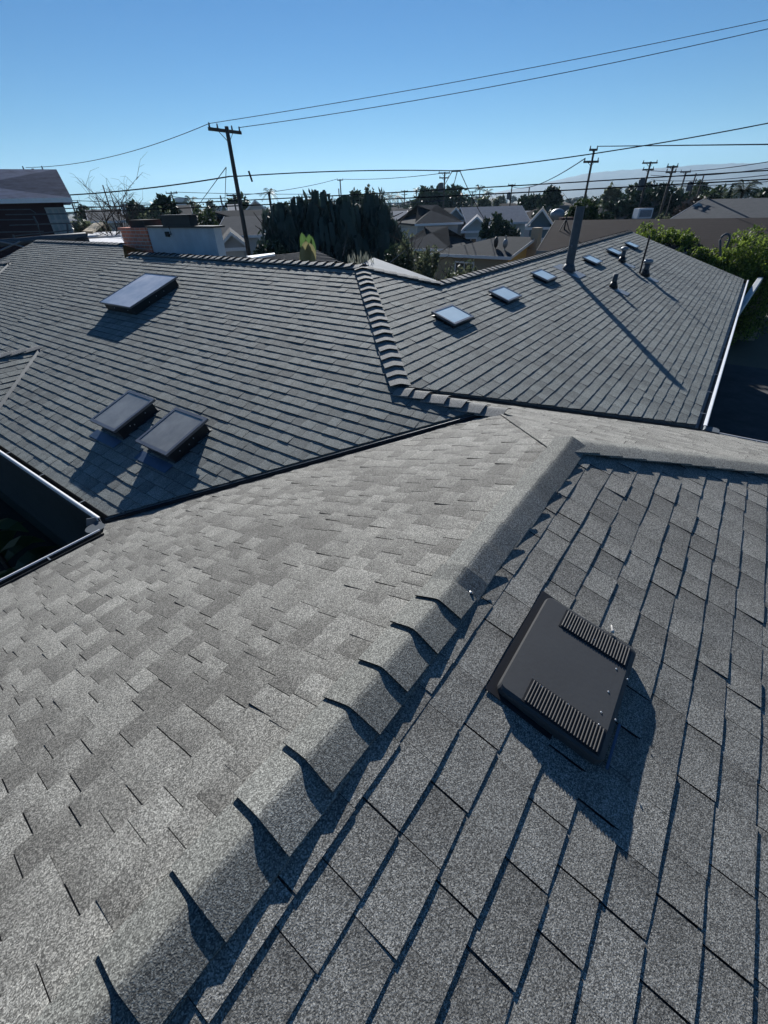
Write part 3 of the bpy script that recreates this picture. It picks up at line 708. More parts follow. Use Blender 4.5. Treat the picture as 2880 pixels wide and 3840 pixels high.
# yellow house beyond the right slope
yh, pt, L, ze = dwelling('yellow house with a tan end chimney and a wide front window', at(1605, 965, 40), at(1918, 946, 36.5), 8, .95, RB[1],
        M_wall((.36, .30, .21)), hip=(1, 0), win=((3.1, .75, 1.6, 1.1),), name='yellow_house')
mb = MB(); mb.prism([pt(L-.40, 3.45, 0), pt(L+.35, 3.45, 0), pt(L+.35, 4.55, 0), pt(L-.40, 4.55, 0)], (0, 0, ze+.2))
mb.prism([pt(L-.3, 3.6, ze+.2), pt(L+.25, 3.6, ze+.2), pt(L+.25, 4.3, ze+.2), pt(L-.3, 4.3, ze+.2)], (0, 0, 1.35)); mb.build('chimney', M_wall((.5, .38, .26)), yh)
mb = MB(); mb.prism([pt(L-.445, .5, .0), pt(L-.445, 7.5, 0), pt(L-.445, 7.5, ze-.1), pt(L-.445, 4, ze+.72), pt(L-.445, .5, ze-.1)], (pt(1, 0, 0)-pt(0, 0, 0))*.05); mb.build('gable_wall', M_wall((.68, .44, .14)), yh)
p = pt(L*.72, 1.4, ze+.75); mb = MB(); mb.ball(p, .32, .12, .36, 12, 8); mb.tube([p-V3((0, 0, .7)), p], .03, 6); mb.build('satellite_dish', M_black, yh)
p = pt(L*.84, 1.2, ze+.7); mb = MB(); mb.ball(p, .18, .18, .3, 10, 6); mb.tube([p-V3((0, 0, .6)), p+V3((0, 0, .5))], .05, 6); mb.build('roof_turbine', M_galv, yh)
dwelling('dark hipped roof wing behind the loose shrubs left of the yellow house', at(1470, 935, 47), at(1690, 930, 45), 8, 1.5, RB[1], M_wall((.36, .30, .21)), hip=(1, 1))
# gabled houses behind it
dwelling('grey house with a small front gable between the trees and the white gabled house', at(1555, 838, 56), at(1738, 835, 58), 8, 1.6, RB[1], WA[0], hip=(1, 1))
dwelling('small dark gabled roof with a pale gable face behind the yellow house', at(1668, 826, 62), at(1748, 824, 62), 9, 1.2, RB[1], WA[2], axis='y')
dwelling('pale roofed house with a white double window below its gable', at(1728, 868, 52), at(1842, 862, 52), 14, 1.15, RB[3], M_wall((.5, .55, .56)), axis='y', win=((1.05, 1.5, 1.1, 1.1),), name='white_gabled_house')
dwelling('long pale grey roof behind the white gabled house', at(1750, 838, 60), at(1990, 832, 62), 8, 1.5, RB[3], WA[3])
bh, pt, L, ze = dwelling('blue grey house with a steep gable and one white window', at(1968, 858, 50), at(2082, 846, 50), 12, 1.4, RB[1], M_wall((.13, .2, .25)), axis='y', win=((1.7, 1.9, 1.0, .7),), name='blue_house')
dwelling('long white flat roofed building far behind the gables', at(1700, 792, 95), at(2060, 783, 95), 12, .25, RB[3], WA[3], win=((2.0, 2.2, 1.8, 1.2), (9, 2.2, 1.6, 1.0)), name='flat_building')
dwelling('low long white building in the far middle', at(1460, 806, 120), at(1700, 800, 120), 12, .5, RB[3], WA[3], win=((3.0, 1.5, 2, 1), (8, 1.5, 2, 1)), name='flat_building')
dwelling('pale low house seen between the dark trees and the middle pole', at(1455, 832, 75), at(1530, 830, 75), 9, 1.2, RB[3], WA[0])
# long brown roof right behind ours
lb, pt, L, ze = dwelling('long low house with a brown shingle roof just behind the right slope', at(2010, 962, 26.5), at(3050, 925, 27), 9.5, 1.1, RB[2], WA[4], hip=(0, 0), name='brown_roofed_house', trim=M_wall((.3, .28, .25)))
p = at(2118, 856, 33); mb = MB(); mb.box(p+V3((0, 0, 0)), RT*.36, FW*.3, V3((0, 0, .55))); mb.build('chimney', mat('brown brick', (.12, .05, .04), .9), lb)
# tripod mast with a dish beside it
p = at(2108, 905, 29.5); mt_root = empty('antenna_mast', p, 'dark tripod mast with struts on the brown roof left of the flue', 'antenna')
mb = MB(); top = p+V3((0, 0, 1.0))
for k in range(3):
    a = k*2.1+.4; mb.tube([p+V3((math.cos(a)*.7, math.sin(a)*.7, -.25)), top], .025, 5)
mb.build('tripod', M_black, mt_root); mb = MB(); mb.tube([p, top+V3((0, 0, .25))], .035, 6); mb.build('mast', M_black, mt_root)
p = at(2090, 805, 36); mb = MB(); mb.ball(p, .46, .46, .34, 14, 8); mb.tube([p-V3((0, 0, 2)), p], .06, 6)
tag(mb.build('satellite_dish', M_galv, smooth=True), 'round pale satellite dish above the brown chimney', 'satellite dish')
# houses further right
dwelling('tan hipped roof in front of the big dark trees', at(2270, 846, 62), at(2500, 838, 62), 9, 1.9, RB[4], WA[4], hip=(1, 1))
p = at(2410, 800, 62); e = empty('air_conditioner', p-V3((0, 0, .8)), 'white rooftop cooling unit on the tan hipped roof', 'air conditioner')
mb = MB(); mb.box(p, RT*.75, FW*.6, V3((0, 0, .45))); mb.build('casing', M_white, e, bevel=.03); mb = MB(); mb.box(p-FW*.62, RT*.6, FW*.02, V3((0, 0, .3))); mb.build('grille', M_galv, e)
mb = MB(); mb.box(p-V3((0, 0, .62)), RT*.6, FW*.5, V3((0, 0, .16))); mb.build('stand', M_galv, e)
dwelling('house with a low gable and dark blue wall facing the hedge', at(2528, 818, 50), at(2682, 814, 50), 12, 1.0, RB[0], M_wall((.03, .055, .12)), axis='y', name='blue_gabled_house', trim=M_wall((.25, .33, .38)))
dwelling('long grey brown roof right of the blue gable', at(2480, 850, 47), at(3050, 836, 43), 10, 1.5, RB[0], WA[1])
# houses left of the middle
dwelling('small pale green house with a gable left of the tall pole', at(820, 808, 62), at(868, 806, 62), 10, 1.1, RB[3], M_wall((.4, .5, .46)), axis='y', win=((.8, 2.0, .9, 1.0),), name='green_house')
dwelling('pale side wing joined behind the green house', at(858, 800, 66), at(905, 798, 66), 9, .9, RB[3], WA[0])
dwelling('white house with a broad gable right of the tall pole', at(905, 804, 64), at(1022, 800, 64), 12, 1.35, RB[0], WA[3], axis='y', win=((1.6, 2.2, .7, .9),))
dwelling('grey hipped roof below the broad white gable', at(900, 866, 47), at(1040, 862, 48), 9, 1.5, RB[1], WA[0], hip=(1, 1))
dwelling('long grey roof crossing behind the tall pole', at(800, 880, 43), at(985, 886, 42), 8, 1.2, RB[0], WA[3])
dwelling('garage with a white gable wall left of the tall pole', at(812, 930, 34), at(938, 928, 34), 9, .85, RB[0], M_wall((.55, .56, .58)), axis='y', name='garage')
dwelling('dark low house behind the stucco chimney box', at(610, 828, 44), at(730, 826, 44), 8, 1.0, RB[1], M_wall((.1, .1, .11)), win=((.8, 2.1, .8, .6),))
dwelling('flat white garage roof between the chimney and the dark house', at(298, 916, 27), at(470, 914, 27), 6, .12, mat('white roof membrane', (.75, .75, .76), .7), WA[0], name='garage')
dwelling('second flat white roof beyond the first one', at(330, 886, 36), at(470, 884, 36), 7, .12, mat('white roof membrane, dusty', (.6, .6, .62), .7), WA[0], name='garage')
mb = MB(); a0, a1, a2, a3 = at(310, 866, 33), at(345, 868, 33), at(388, 833, 38), at(352, 836, 38); mb.prism([a0, a1, a2, a3], (0, 0, -.12))
mb.tube([a0, V3((a0.x, a0.y, 0))], .05); mb.tube([a2, V3((a2.x, a2.y, 0))], .05); tag(mb.build('awning', mat('tan awning cloth', (.35, .29, .2), .9)), 'tan sloping awning right of the dark house', 'awning')
dwelling('grey low house behind the tan awning', at(330, 830, 60), at(470, 828, 60), 9, 1.0, RB[0], WA[0])
# dark two storey neighbour
M_ul = mat('blue grey roofing underlay with pale scraps', (.02, .035, .075), .9, col2=(.07, .10, .18), scale=2.4, spec=.05)
dh, pt, L, ze = dwelling('dark unfinished two storey house with bluish roof at the left edge', at(-420, 752, 24.5), at(268, 742, 24), 10.5, 1.15, M_ul, M_wall((.05, .03, .034)), hip=(1, 1.35), name='two_storey_house', inset=.35, thick=.12)
# tall window in its wall
f = MB(); g = MB()
wl = at(188, 772, 24.1); wr_ = at(236, 772, 24.1); wb = .0
a_ = (wr_-wl); a_.z = 0; wlen = a_.length; a_.normalize(); nn = V3((-a_.y, a_.x, 0)); nn = -nn if nn.dot(wl) > 0 else nn
base = pt(L-.98, .35, 0)+V3((0, 0, ze-1.32)); nrm_ = (pt(0, 0, 0)-pt(0, 1, 0)); ax_ = (pt(1, 0, 0)-pt(0, 0, 0))
for i in range(4): f.box(base+ax_*(i*.2)+nrm_*.03+V3((0, 0, .5)), ax_*.035, nrm_*.04, V3((0, 0, .5)))
for z in (0, .6, 1.0): f.box(base+ax_*.3+nrm_*.03+V3((0, 0, z)), ax_*.34, nrm_*.045, V3((0, 0, .03)))
fo = f.build('window', mat('pale window trim', (.3, .34, .35), .6), dh); g.box(base+ax_*.3+nrm_*.012+V3((0, 0, .5)), ax_*.3, nrm_*.008, V3((0, 0, .48)))
g.build('pane', mat('pane catching the sky', (.25, .32, .34), .2), fo)  # pale sky reflection is painted as the base colour of the pane
# railings in front of it
rl = empty('railing', at(100, 900, 21.5)*1.0, 'grey metal railings and scaffold poles before the dark house', 'railing')
mb = MB()
for pts_ in (((-300, 790), (113, 785), (135, 800)), ((-300, 828), (125, 823)), ((20, 805), (290, 801)), ((35, 845), (290, 836)), ((-300, 876), (165, 868)), ((50, 886), (268, 863)), ((150, 884), (300, 878))):
    mb.tube([at(u, v, 21.5) for u, v in pts_], .02, 6)
mb.build('rail', M_flue, rl)
mb = MB()
for pts_ in (((125, 810), (140, 838), (158, 902)), ((-60, 785), (-40, 905)), ((252, 838), (256, 905)), ((50, 880), (56, 905))):
    mb.tube([at(u, v, 21.4) for u, v in pts_], .035, 6)
mb.build('post', M_flue, rl)
mb = MB(); mb.tube([at(-200, 925, 21), at(70, 906, 21), at(140, 899, 21), at(325, 884, 21)], .11, 10); tag(mb.build('duct', M_flue, smooth=True), 'long grey pipe lying along the top of the far left roof', 'duct')
mb = MB(); c = at(306, 903, 21); mb.box(c, RT*.2, FW*.15, V3((0, 0, .09))); tag(mb.build('crate', M_black, bevel=.01), 'small black box at the end of the long grey pipe', 'box')
for nm, pts_ in (('upper', ((0, 906), (60, 918), (110, 932))), ('lower', ((0, 940), (40, 922), (75, 905)))):
    mb = MB(); mb.tube([at(u, v, 20.5) for u, v in pts_], .025, 5); tag(mb.build('scaffold_tube', M_galv), nm+' of two crossing thin tubes at the left edge of the far roof', 'tube')
# small grey roof just behind the peak of the two slopes, and the striped hip roof
def facets(label, name, polys, mt, wallh, cat='roof', extra=None):
    allp = [p for pl in polys for p in pl]; c = sum(allp, V3((0, 0, 0)))/len(allp)
    e = empty(name, V3((c.x, c.y, 0)), label, cat); mb = MB()
    for pl in polys: mb.prism([V3(p) for p in pl], (0, 0, -.06))
    mb.build('roof', mt, e); mb = MB()
    for pl in polys:
        q = sum(pl, V3((0, 0, 0)))/len(pl); mb.prism([q+(p-q)*.93-V3((0, 0, .2)) for p in pl], (0, 0, -wallh))
    mb.build('wall', WA[0], e); return e
ap = at(1402, 966, 12.5)
facets('plain smooth grey hipped roof peeking over behind the meeting of the ridges', 'pavilion', [[ap, at(1310, 1010, 11.2), at(1365, 1045, 10.2)], [ap, at(1365, 1050, 10.2), at(1655, 1066, 11.5), at(1634, 1050, 12.2)], [ap, at(1634, 1050, 12.2), ap+FW*2+V3((0, 0, -.8))], [ap, ap+FW*2+V3((0, 0, -.8)), at(1310, 1010, 11.2)]], mat('smooth grey mineral felt', (.3, .32, .33), .85, var=.12, scale=5), .9, 'roof')
a0, a1, a2, a3 = at(905, 972, 17), at(1187, 940, 19), at(1330, 1010, 16), at(880, 1005, 14.5)
M_stripe = shingle_mat('old striped shingle', (.08, .085, .09), (.2, .2, .2), grain=.4)
st = empty('outbuilding', V3(((a0+a2)/2).to_tuple()[:2]+(0,)), 'low outbuilding with a striped shingle hip roof just beyond the left ridge', 'outbuilding')
mb = MB()
nrow = 13
for i in range(nrow):
    t0, t1 = i/nrow, (i+1)/nrow
    l0, l1 = a0.lerp(a3, t0), a0.lerp(a3, t1); r0, r1 = a1.lerp(a2, t0), a1.lerp(a2, t1)
    mb.prism([l0-V3((0, 0, .005)), r0-V3((0, 0, .005)), r1+V3((0, 0, .035)), l1+V3((0, 0, .035))], (0, 0, -.06))
mb.build('roof', M_stripe, st)
mb = MB(); bk = V3((FW.x*3, FW.y*3, -1.0)); mb.prism([a0, a1, a1+bk, a0+bk], (0, 0, -.05)); mb.prism([a1, a1+bk, a2+bk*.6, a2], (0, 0, -.05)); mb.build('roof', M_stripe, st)
mb = MB(); q = (a0+a1+a2+a3)/4; mb.prism([q+(p-q)*.9+V3((0, 0, -.7)) for p in (a0, a1, a2, a3)], (0, 0, -2.2)); mb.build('wall', WA[0], st)
mb = MB(); mb.prism([at(925, 967, 15.5), at(1030, 955, 16), at(1032, 959, 15.6), at(945, 974, 15.0)], (0, 0, .05)); tag(mb.build('board', M_white), 'loose white board lying on the striped roof right of the tall pole', 'board')
# chimney-top arch behind the hedge
ha = at(2702, 960, 21); mb = MB(); hb = at(2700, 900, 21)
arc = [ha, hb] + [hb+RT*(.16-.16*math.cos(a))+V3((0, 0, .17*math.sin(a))) for a in [i*math.pi/8 for i in range(1, 9)]] + [hb+RT*.32-V3((0, 0, .25))]
mb.tube(arc, .035, 8); tag(mb.build('bent_pipe', M_flue, smooth=True), 'dark pipe bent over like a hook standing behind the hedge', 'pipe')
# far left end: white strut below the right gutter and its head
q0, q1 = at(2850, 1046, 24), at(2725, 1230, 16); mb = MB(); mb.sweep([(-.11, -.09), (.11, -.09), (.11, .02), (.09, .06), (-.09, .06), (-.11, .03)], q0, q1, V3((CR.x, CR.y, 0)).normalized(), V3((0, 0, 1)))
tag(mb.build('eave_beam', mat('weathered white beam', (.45, .47, .48), .7)), 'white boxed beam running down under the right gutter by the hedge', 'beam')

# ------------------------------------------------------------------ vegetation
L_dark = leaf_mat('dark evergreen leaves', (.012, .026, .014), (.045, .075, .038), trans=.15)
L_mid = leaf_mat('mid green leaves', (.02, .04, .014), (.07, .10, .035))
L_lime = leaf_mat('lime green hedge leaves', (.03, .065, .012), (.26, .34, .06), trans=.5)
L_grey = leaf_mat('dry pale leaves', (.12, .13, .10), (.42, .42, .34), trans=.3)
L_olive = leaf_mat('olive leaves', (.05, .07, .04), (.18, .2, .12), trans=.35)
L_brown = leaf_mat('bare brown twigs', (.08, .055, .04), (.2, .15, .11), trans=0)
L_droop = leaf_mat('hanging dark fronds', (.018, .036, .03), (.055, .085, .07), trans=.15)
M_bark = mat('bark', (.07, .055, .045), .95, var=.4, scale=8)
def crown(name, blobs, n, size, mt, parent, seed, aspect=2.2, hang=0, shell=.45):
    """n leaf faces spread through the lobes of the crown, thicker towards their outside, with gaps between"""
    rnd = random.Random(seed); wsum = [b[3]*b[4]*b[5] if len(b) > 5 else b[3]**3 for b in blobs]
    wts = [w**.72 for w in wsum]; vs, fs = [], []
    tot = sum(wts)
    for b, w in zip(blobs, wts):
        cx, cy, cz, rx, ry, rz = b
        k = int(n*w/tot); dirs = [V3((rnd.gauss(0, 1), rnd.gauss(0, 1), rnd.gauss(0, 1))).normalized() for _ in range(max(7, k//45))]
        for _ in range(k):
            d = rnd.choice(dirs)+V3((rnd.gauss(0, 1), rnd.gauss(0, 1), rnd.gauss(0, 1)))*.2; d.normalize()
            r = shell+(1-shell)*rnd.random()**.7; r *= 1+rnd.gauss(0, .06)
            p = V3((cx+d.x*rx*r, cy+d.y*ry*r, cz+d.z*rz*r))
            s_ = size*rnd.uniform(.6, 1.4)
            a = V3((rnd.gauss(0, 1), rnd.gauss(0, 1), rnd.gauss(0, 1)))
            if hang: a = a*(1-hang)+V3((d.x*.3, d.y*.3, -2))*hang
            a.normalize(); b_ = a.cross(V3((rnd.gauss(0, 1), rnd.gauss(0, 1), rnd.gauss(0, 1)))).normalized()
            i = len(vs); vs += [p-a*s_*aspect/2, p+b_*s_*.5, p+a*s_*aspect/2, p-b_*s_*.5]; fs.append((i, i+1, i+2, i+3))
    me = bpy.data.meshes.new(name); me.from_pydata([tuple(v) for v in vs], [], fs)
    return link(name, me, mt, parent)
def lobes(c, r, rz, k, seed, spread=.6, lr=.5):
    rnd = random.Random(seed); out = [(c[0], c[1], c[2], r*.82, r*.82, rz*.9)]
    for _ in range(k):
        a = rnd.random()*6.28; e_ = rnd.uniform(-.6, 1); f = lr*rnd.uniform(.7, 1.2)
        out.append((c[0]+math.cos(a)*r*spread*math.cos(e_), c[1]+math.sin(a)*r*spread*math.cos(e_), c[2]+rz*spread*math.sin(e_), r*f, r*f, rz*f))
    return out
def limbs(parent, base, top, r, seed, k=6, spread=1.0, mt=None, name='trunk', depth=0):
    rnd = random.Random(seed); mb = MB(); base, top = V3(base), V3(top); mid = base.lerp(top, .45)
    mb.tube([base, mid+V3((rnd.uniform(-.1, .1), rnd.uniform(-.1, .1), 0)), top], r, 7, r*.35)
    for i in range(k):
        s_ = base.lerp(top, rnd.uniform(.4, .85)); a = rnd.random()*6.28; l_ = (top-base).length*rnd.uniform(.25, .5)*spread
        e_ = s_+V3((math.cos(a)*l_*.8, math.sin(a)*l_*.8, l_*rnd.uniform(.3, .9)))
        mb.tube([s_, s_.lerp(e_, .5)+V3((0, 0, .08*l_)), e_], r*.45, 5, r*.12)
        for j in range(depth):
            s2 = s_.lerp(e_, rnd.uniform(.4, 1)); a = rnd.random()*6.28; l2 = l_*rnd.uniform(.4, .8)
            e2 = s2+V3((math.cos(a)*l2*.6, math.sin(a)*l2*.6, l2*rnd.uniform(.1, .9))); 
            mb.tube([s2, s2.lerp(e2, .5)+V3((0, 0, .1*l2)), e2-V3((0, 0, .12*l2))], r*.16, 4, r*.05)
    return mb.build(name, mt or M_bark, parent, fix=False)
def tree(label, uv, d, rad, ztop, mt, n=1200, size=.35, seed=1, cat='tree', name='tree', squash=1.0, k=7, zlow=None, **kw):
    """uv: where the middle of the crown's top is seen"""
    p = at(uv[0], uv[1], d); zt = ztop if ztop else p.z
    zl = zlow if zlow is not None else zt*.35
    e = empty(name, (p.x, p.y, 0), label, cat); cz = (zt+zl)/2; rz = (zt-zl)/2
    limbs(e, (p.x, p.y, 0), (p.x, p.y, cz+rz*.5), max(.05, rad*.06), seed)
    crown('crown', lobes((p.x, p.y, cz), rad, rz, k, seed+1), n, size, mt, e, seed+2, **kw); return e

# hedge right behind the right slope
def hedge(label, pts_, n, size, seed, zl=0.3):
    e = empty('hedge_shrub', (pts_[0][0].x, pts_[0][0].y, 0), label, 'hedge', 'sunlit hedge shrubs behind the right slope')
    bl = []; rnd = random.Random(seed)
    for p, r in pts_:
        rz = (p.z-zl)/2; bl.append((p.x, p.y, zl+rz*1.0, r, r, rz))
        for _ in range(5):
            a = rnd.random()*6.28; bl.append((p.x+math.cos(a)*r*.6, p.y+math.sin(a)*r*.6, p.z-r*rnd.uniform(.3, .9), r*.5, r*.5, r*.55))
    crown('foliage', bl, n, size, L_lime, e, seed, aspect=2.0, hang=.35, shell=.7)
    p = pts_[0][0]; limbs(e, (p.x, p.y, 0), (p.x, p.y, p.z*.8), .08, seed, k=5, name='stem'); return e
hedge('lime green shrub at the far end of the hedge, above the roof edge', [(at(2465, 842, 28), 1.0), (at(2540, 868, 27.5), .9), (at(2420, 885, 28.5), .7)], 15000, .055, 41)
hedge('dark middle shrub of the hedge sagging below its neighbours', [(at(2600, 905, 27), .95), (at(2655, 935, 26.5), .8)], 13000, .055, 43)
hedge('yellow green shrub of the hedge beside the bent pipe', [(at(2735, 955, 26), .9), (at(2700, 985, 25.8), .9)], 13000, .055, 44)
hedge('tallest shrub of the hedge at the right edge of the photo', [(at(2870, 880, 25.8), 1.2), (at(2810, 960, 25.6), .9), (at(2930, 930, 26), 1.2), (at(2860, 1010, 25), .8)], 20000, .055, 45)
# big dark drooping trees in the middle
dk = [((1045, 792), 27, 1.3, 'leftmost'), ((1118, 768), 28.5, 1.3, 'second from left'), ((1198, 742), 28, 1.7, 'tallest left'), ((1290, 762), 28, 1.6, 'middle'), ((1388, 752), 29, 1.55, 'second from right'), ((1440, 800), 28, 1.0, 'rightmost')]
for i, (uv, d, r_, w) in enumerate(dk):
    p = at(uv[0], uv[1], d); e = empty('drooping_tree', (p.x, p.y, 0), w+' of the tall dark trees with hanging fronds right of the pole', 'tree', 'dark drooping trees in the middle')
    rnd = random.Random(60+i); zt = p.z; bl = []
    limbs(e, (p.x, p.y, 0), (p.x, p.y, zt*.9), .13, i, k=4)
    vs, fs = [], []
    for j in range(420):
        a = rnd.random()*6.28; t = rnd.random()**.8; z = zt*(1-.0*t)-rnd.random()*zt*.88
        env = r_*(.22+.8*min(1, ((zt-z)/(zt*.25))**.7)); rr = env*(.55+.5*rnd.random())
        s_ = V3((p.x+math.cos(a)*rr*.55, p.y+math.sin(a)*rr*.55, z+.25)); l_ = rnd.uniform(.7, 1.5); wdt = rnd.uniform(.07, .17)
        out = V3((math.cos(a), math.sin(a), 0)); sd = V3((-out.y, out.x, 0))
        m1 = s_+out*rr*.3+V3((0, 0, .12)); m2 = s_+out*rr*.45-V3((0, 0, l_*.5)); m3 = s_+out*rr*.48-V3((0, 0, l_))
        n0 = len(vs); vs += [s_, m1-sd*wdt*.7, m1+sd*wdt*.7, m2-sd*wdt, m2+sd*wdt, m3]
        fs += [(n0, n0+1, n0+2), (n0+1, n0+3, n0+4, n0+2), (n0+3, n0+5, n0+4)]
    me = bpy.data.meshes.new('fronds'); me.from_pydata([tuple(v) for v in vs], [], fs); link('fronds', me, L_droop, e)
    crown('crown', lobes((p.x, p.y, zt*.5), r_*1.15, zt*.5, 12, 70+i, spread=.62, lr=.55)+[(p.x, p.y, zt*.3, r_*1.2, r_*1.2, zt*.3)], 7500, .13, L_droop, e, 70+i, aspect=3.0, hang=.6, shell=.25)
tree('dark bushy shrub at the foot of the drooping trees, left side', (1000, 885), 24, 1.0, None, L_dark, 2600, .11, 81, cat='shrub', name='shrub')
# tall sparse shrubs between the middle trees and the yellow house
def wisp(label, uv, d, rad, mt, n, size, seed, name='shrub', zl=.4, hang=.2, k=9):
    p = at(uv[0], uv[1], d); e = empty(name, (p.x, p.y, 0), label, 'shrub')
    limbs(e, (p.x, p.y, 0), (p.x, p.y, p.z*.95), .05, seed, k=9, spread=.8, depth=3)
    rz = (p.z-zl)/2; crown('foliage', lobes((p.x, p.y, zl+rz), rad, rz, k, seed, spread=.7, lr=.4), n, size, mt, e, seed+1, hang=hang, shell=.35); return e
wisp('tall loose shrub with some orange leaves left of the yellow house', (1545, 845), 21, .85, L_olive, 4200, .07, 91)
wisp('darker loose shrub right behind the orange leaved one', (1480, 905), 20, .6, L_dark, 2600, .075, 92)
wisp('shrub with pale tips in front of the yellow house corner', (1600, 900), 22, .7, L_olive, 3000, .07, 93)
wisp('low light green bush under the yellow house window, right one', (1765, 955), 19, .75, L_olive, 3600, .06, 94, hang=0)
wisp('low light green bush under the yellow house window, left one', (1690, 972), 18.5, .6, L_olive, 2600, .06, 95, hang=0)
# upright dry leaved plant just behind the ridge
p = at(1345, 940, 12.0); e = empty('dry_shrub', (p.x, p.y, 0), 'pale dry upright shrub just behind the left ridge', 'shrub'); rnd = random.Random(3); vs, fs = [], []
for j in range(330):
    a = rnd.random()*6.28; rr = rnd.random()**.6*.36; b_ = V3((p.x+math.cos(a)*rr*.9, p.y+math.sin(a)*rr*.9, p.z-.75+rnd.random()*.62)); l_ = rnd.uniform(.1, .24)
    if b_.z > p.z-.12-rr*.35: b_.z -= .3
    t_ = b_+V3((math.cos(a)*rnd.uniform(0, .08), math.sin(a)*rnd.uniform(0, .08), l_)); sd = V3((rnd.gauss(0, 1), rnd.gauss(0, 1), 0)).normalized()*rnd.uniform(.008, .02)
    n0 = len(vs); vs += [b_, b_.lerp(t_, .5)+sd, t_, b_.lerp(t_, .5)-sd]; fs.append((n0, n0+1, n0+2, n0+3))
me = bpy.data.meshes.new('leaves'); me.from_pydata([tuple(v) for v in vs], [], fs); link('leaves', me, L_grey, e)
mb = MB()
for j in range(14):
    a = rnd.random()*6.28; mb.tube([(p.x, p.y, 0), (p.x+math.cos(a)*.15, p.y+math.sin(a)*.15, p.z-.9), (p.x+math.cos(a)*.28, p.y+math.sin(a)*.28, p.z-rnd.uniform(.1, .4))], .012, 5, .005)
mb.build('stem', mat('pale dry stem', (.3, .28, .22), .9), e, fix=False)
# broad upright leaves
def broadleaf(label, spec, d, cm, parentname='broadleaf_plant'):
    p = at(*spec[0][0], d); e = empty(parentname, (p.x, p.y, 0), label, 'plant')
    for (u0, v0), (u1, v1), wpx, lean in spec:
        b_, t_ = at(u0, v0, d), at(u1, v1, d+lean); up_ = (t_-b_); L_ = up_.length; up_.normalize(); w_ = wpx*d/2455/2*1.15
        sd = RT.copy(); nn = up_.cross(sd).normalized(); vs, fs = [], []; K_ = 12
        for i in range(K_+1):
            t = i/K_; ww = w_*math.sin(math.pi*min(1, .12+t*.88))**.62*(1 if t < .96 else .4); c = b_+up_*L_*t+nn*(.06*math.sin(t*3))
            for s_, dz_ in ((-1, .028), (-.5, .008), (0, 0), (.5, .008), (1, .028)): vs.append(c+sd*ww*s_+nn*dz_*(1+.3*math.sin(i*2+s_)))
        for i in range(K_):
            for j in range(4): fs.append((i*5+j, i*5+j+1, (i+1)*5+j+1, (i+1)*5+j))
        me = bpy.data.meshes.new('leaf'); me.from_pydata([tuple(v) for v in vs], [], fs)
        me.polygons.foreach_set('use_smooth', [True]*len(fs)); link('leaf', me, cm, e)
    mb = MB(); q = at(spec[0][0][0], spec[0][0][1]+15, d); mb.tube([(q.x, q.y, 0), q], .07, 8, .05); mb.build('stem', M_bark, e); return e
L_banana = leaf_mat('big green leaf', (.05, .10, .03), (.08, .14, .045), trans=.5, rough=.4)
L_yel = leaf_mat('yellowing big leaf', (.14, .14, .07), (.22, .2, .1), trans=.4, rough=.5)
broadleaf('broad upright green leaves sticking up behind the left ridge', [((1148, 965), (1130, 870), 36, .05), ((1150, 965), (1158, 878), 34, -.05), ((1172, 970), (1166, 882), 30, .1)], 10.5, L_banana)
broadleaf('yellowing broad leaves at the foot of the green ones behind the ridge', [((1142, 1000), (1146, 905), 50, -.1), ((1166, 1000), (1160, 912), 46, -.1)], 10.2, L_yel)
# plants in the dark bed at the left
for k, (x, y, s_) in enumerate(((.55, 7.55, 1.0), (.2, 6.5, .8), (-.2, 5.6, .7))):
    e = empty('garden_plant', (x, y, 0), ['broad leaved plant whose bright leaf reaches the left gutter', 'broad leaved plant in the dark bed below the left gutter', 'low broad leaved plant in the dark bed beside the near eave'][k], 'plant'); rnd = random.Random(k+200); vs, fs = [], []
    hts = 2.9 if k == 0 else 1.5
    for j in range(22):
        a = rnd.random()*6.28; b_ = V3((x, y, rnd.uniform(.2, hts*.6))); l_ = s_*rnd.uniform(.5, .9); out = V3((math.cos(a), math.sin(a), 0)); sd = V3((-out.y, out.x, 0))
        for i in range(5):
            t = i/4; w_ = .13*math.sin(math.pi*(.08+.9*t)); c = b_+out*l_*t+V3((0, 0, l_*(.9*t-.8*t*t)+hts*.2)); vs += [c-sd*w_, c+sd*w_]
        n0 = len(vs)-10
        for i in range(4): fs.append((n0+2*i, n0+2*i+1, n0+2*i+3, n0+2*i+2))
    me = bpy.data.meshes.new('leaves'); me.from_pydata([tuple(v) for v in vs], [], fs); link('leaves', me, L_mid if k else L_banana, e)
    mb = MB(); mb.tube([(x, y, 0), (x, y, hts*.7)], .04, 6); mb.build('stem', M_bark, e)

# middle distance trees, one by one
tree('round dark tree on the left horizon left of the dark topped tree', (515, 742), 70, 2.3, None, L_dark, 1900, .28, 101)
e = tree('dark dense crowned tree above the stucco chimney box', (600, 722), 46, 1.15, None, L_dark, 1500, .2, 102, zlow=4.2)
wisp('loose sparse tree below the dark dense crown, above the brick chimney', (575, 748), 44, 1.6, L_olive, 1900, .13, 103, name='tree')
wisp('loose bushy tree behind the stucco chimney box, right side', (745, 760), 46, 1.5, L_mid, 2200, .17, 104, name='tree')
for i, (uv, d, h_, w) in enumerate((((362, 738), 36, 1.2, 'leaning bare tree between the dark house and the brick chimney, left one'), ((452, 745), 38, 1.0, 'bare arching tree nearest the brick chimney'), ((405, 700), 38, .8, 'bare tree with the tallest thin twig left of the brick chimney'))):
    p = at(uv[0], uv[1], d); e = empty('bare_tree', (p.x, p.y, 0), w, 'tree'); limbs(e, (p.x+.4, p.y, 0), (p.x, p.y, p.z), .065, 110+i, k=15, spread=.7, depth=7, mt=M_bark)
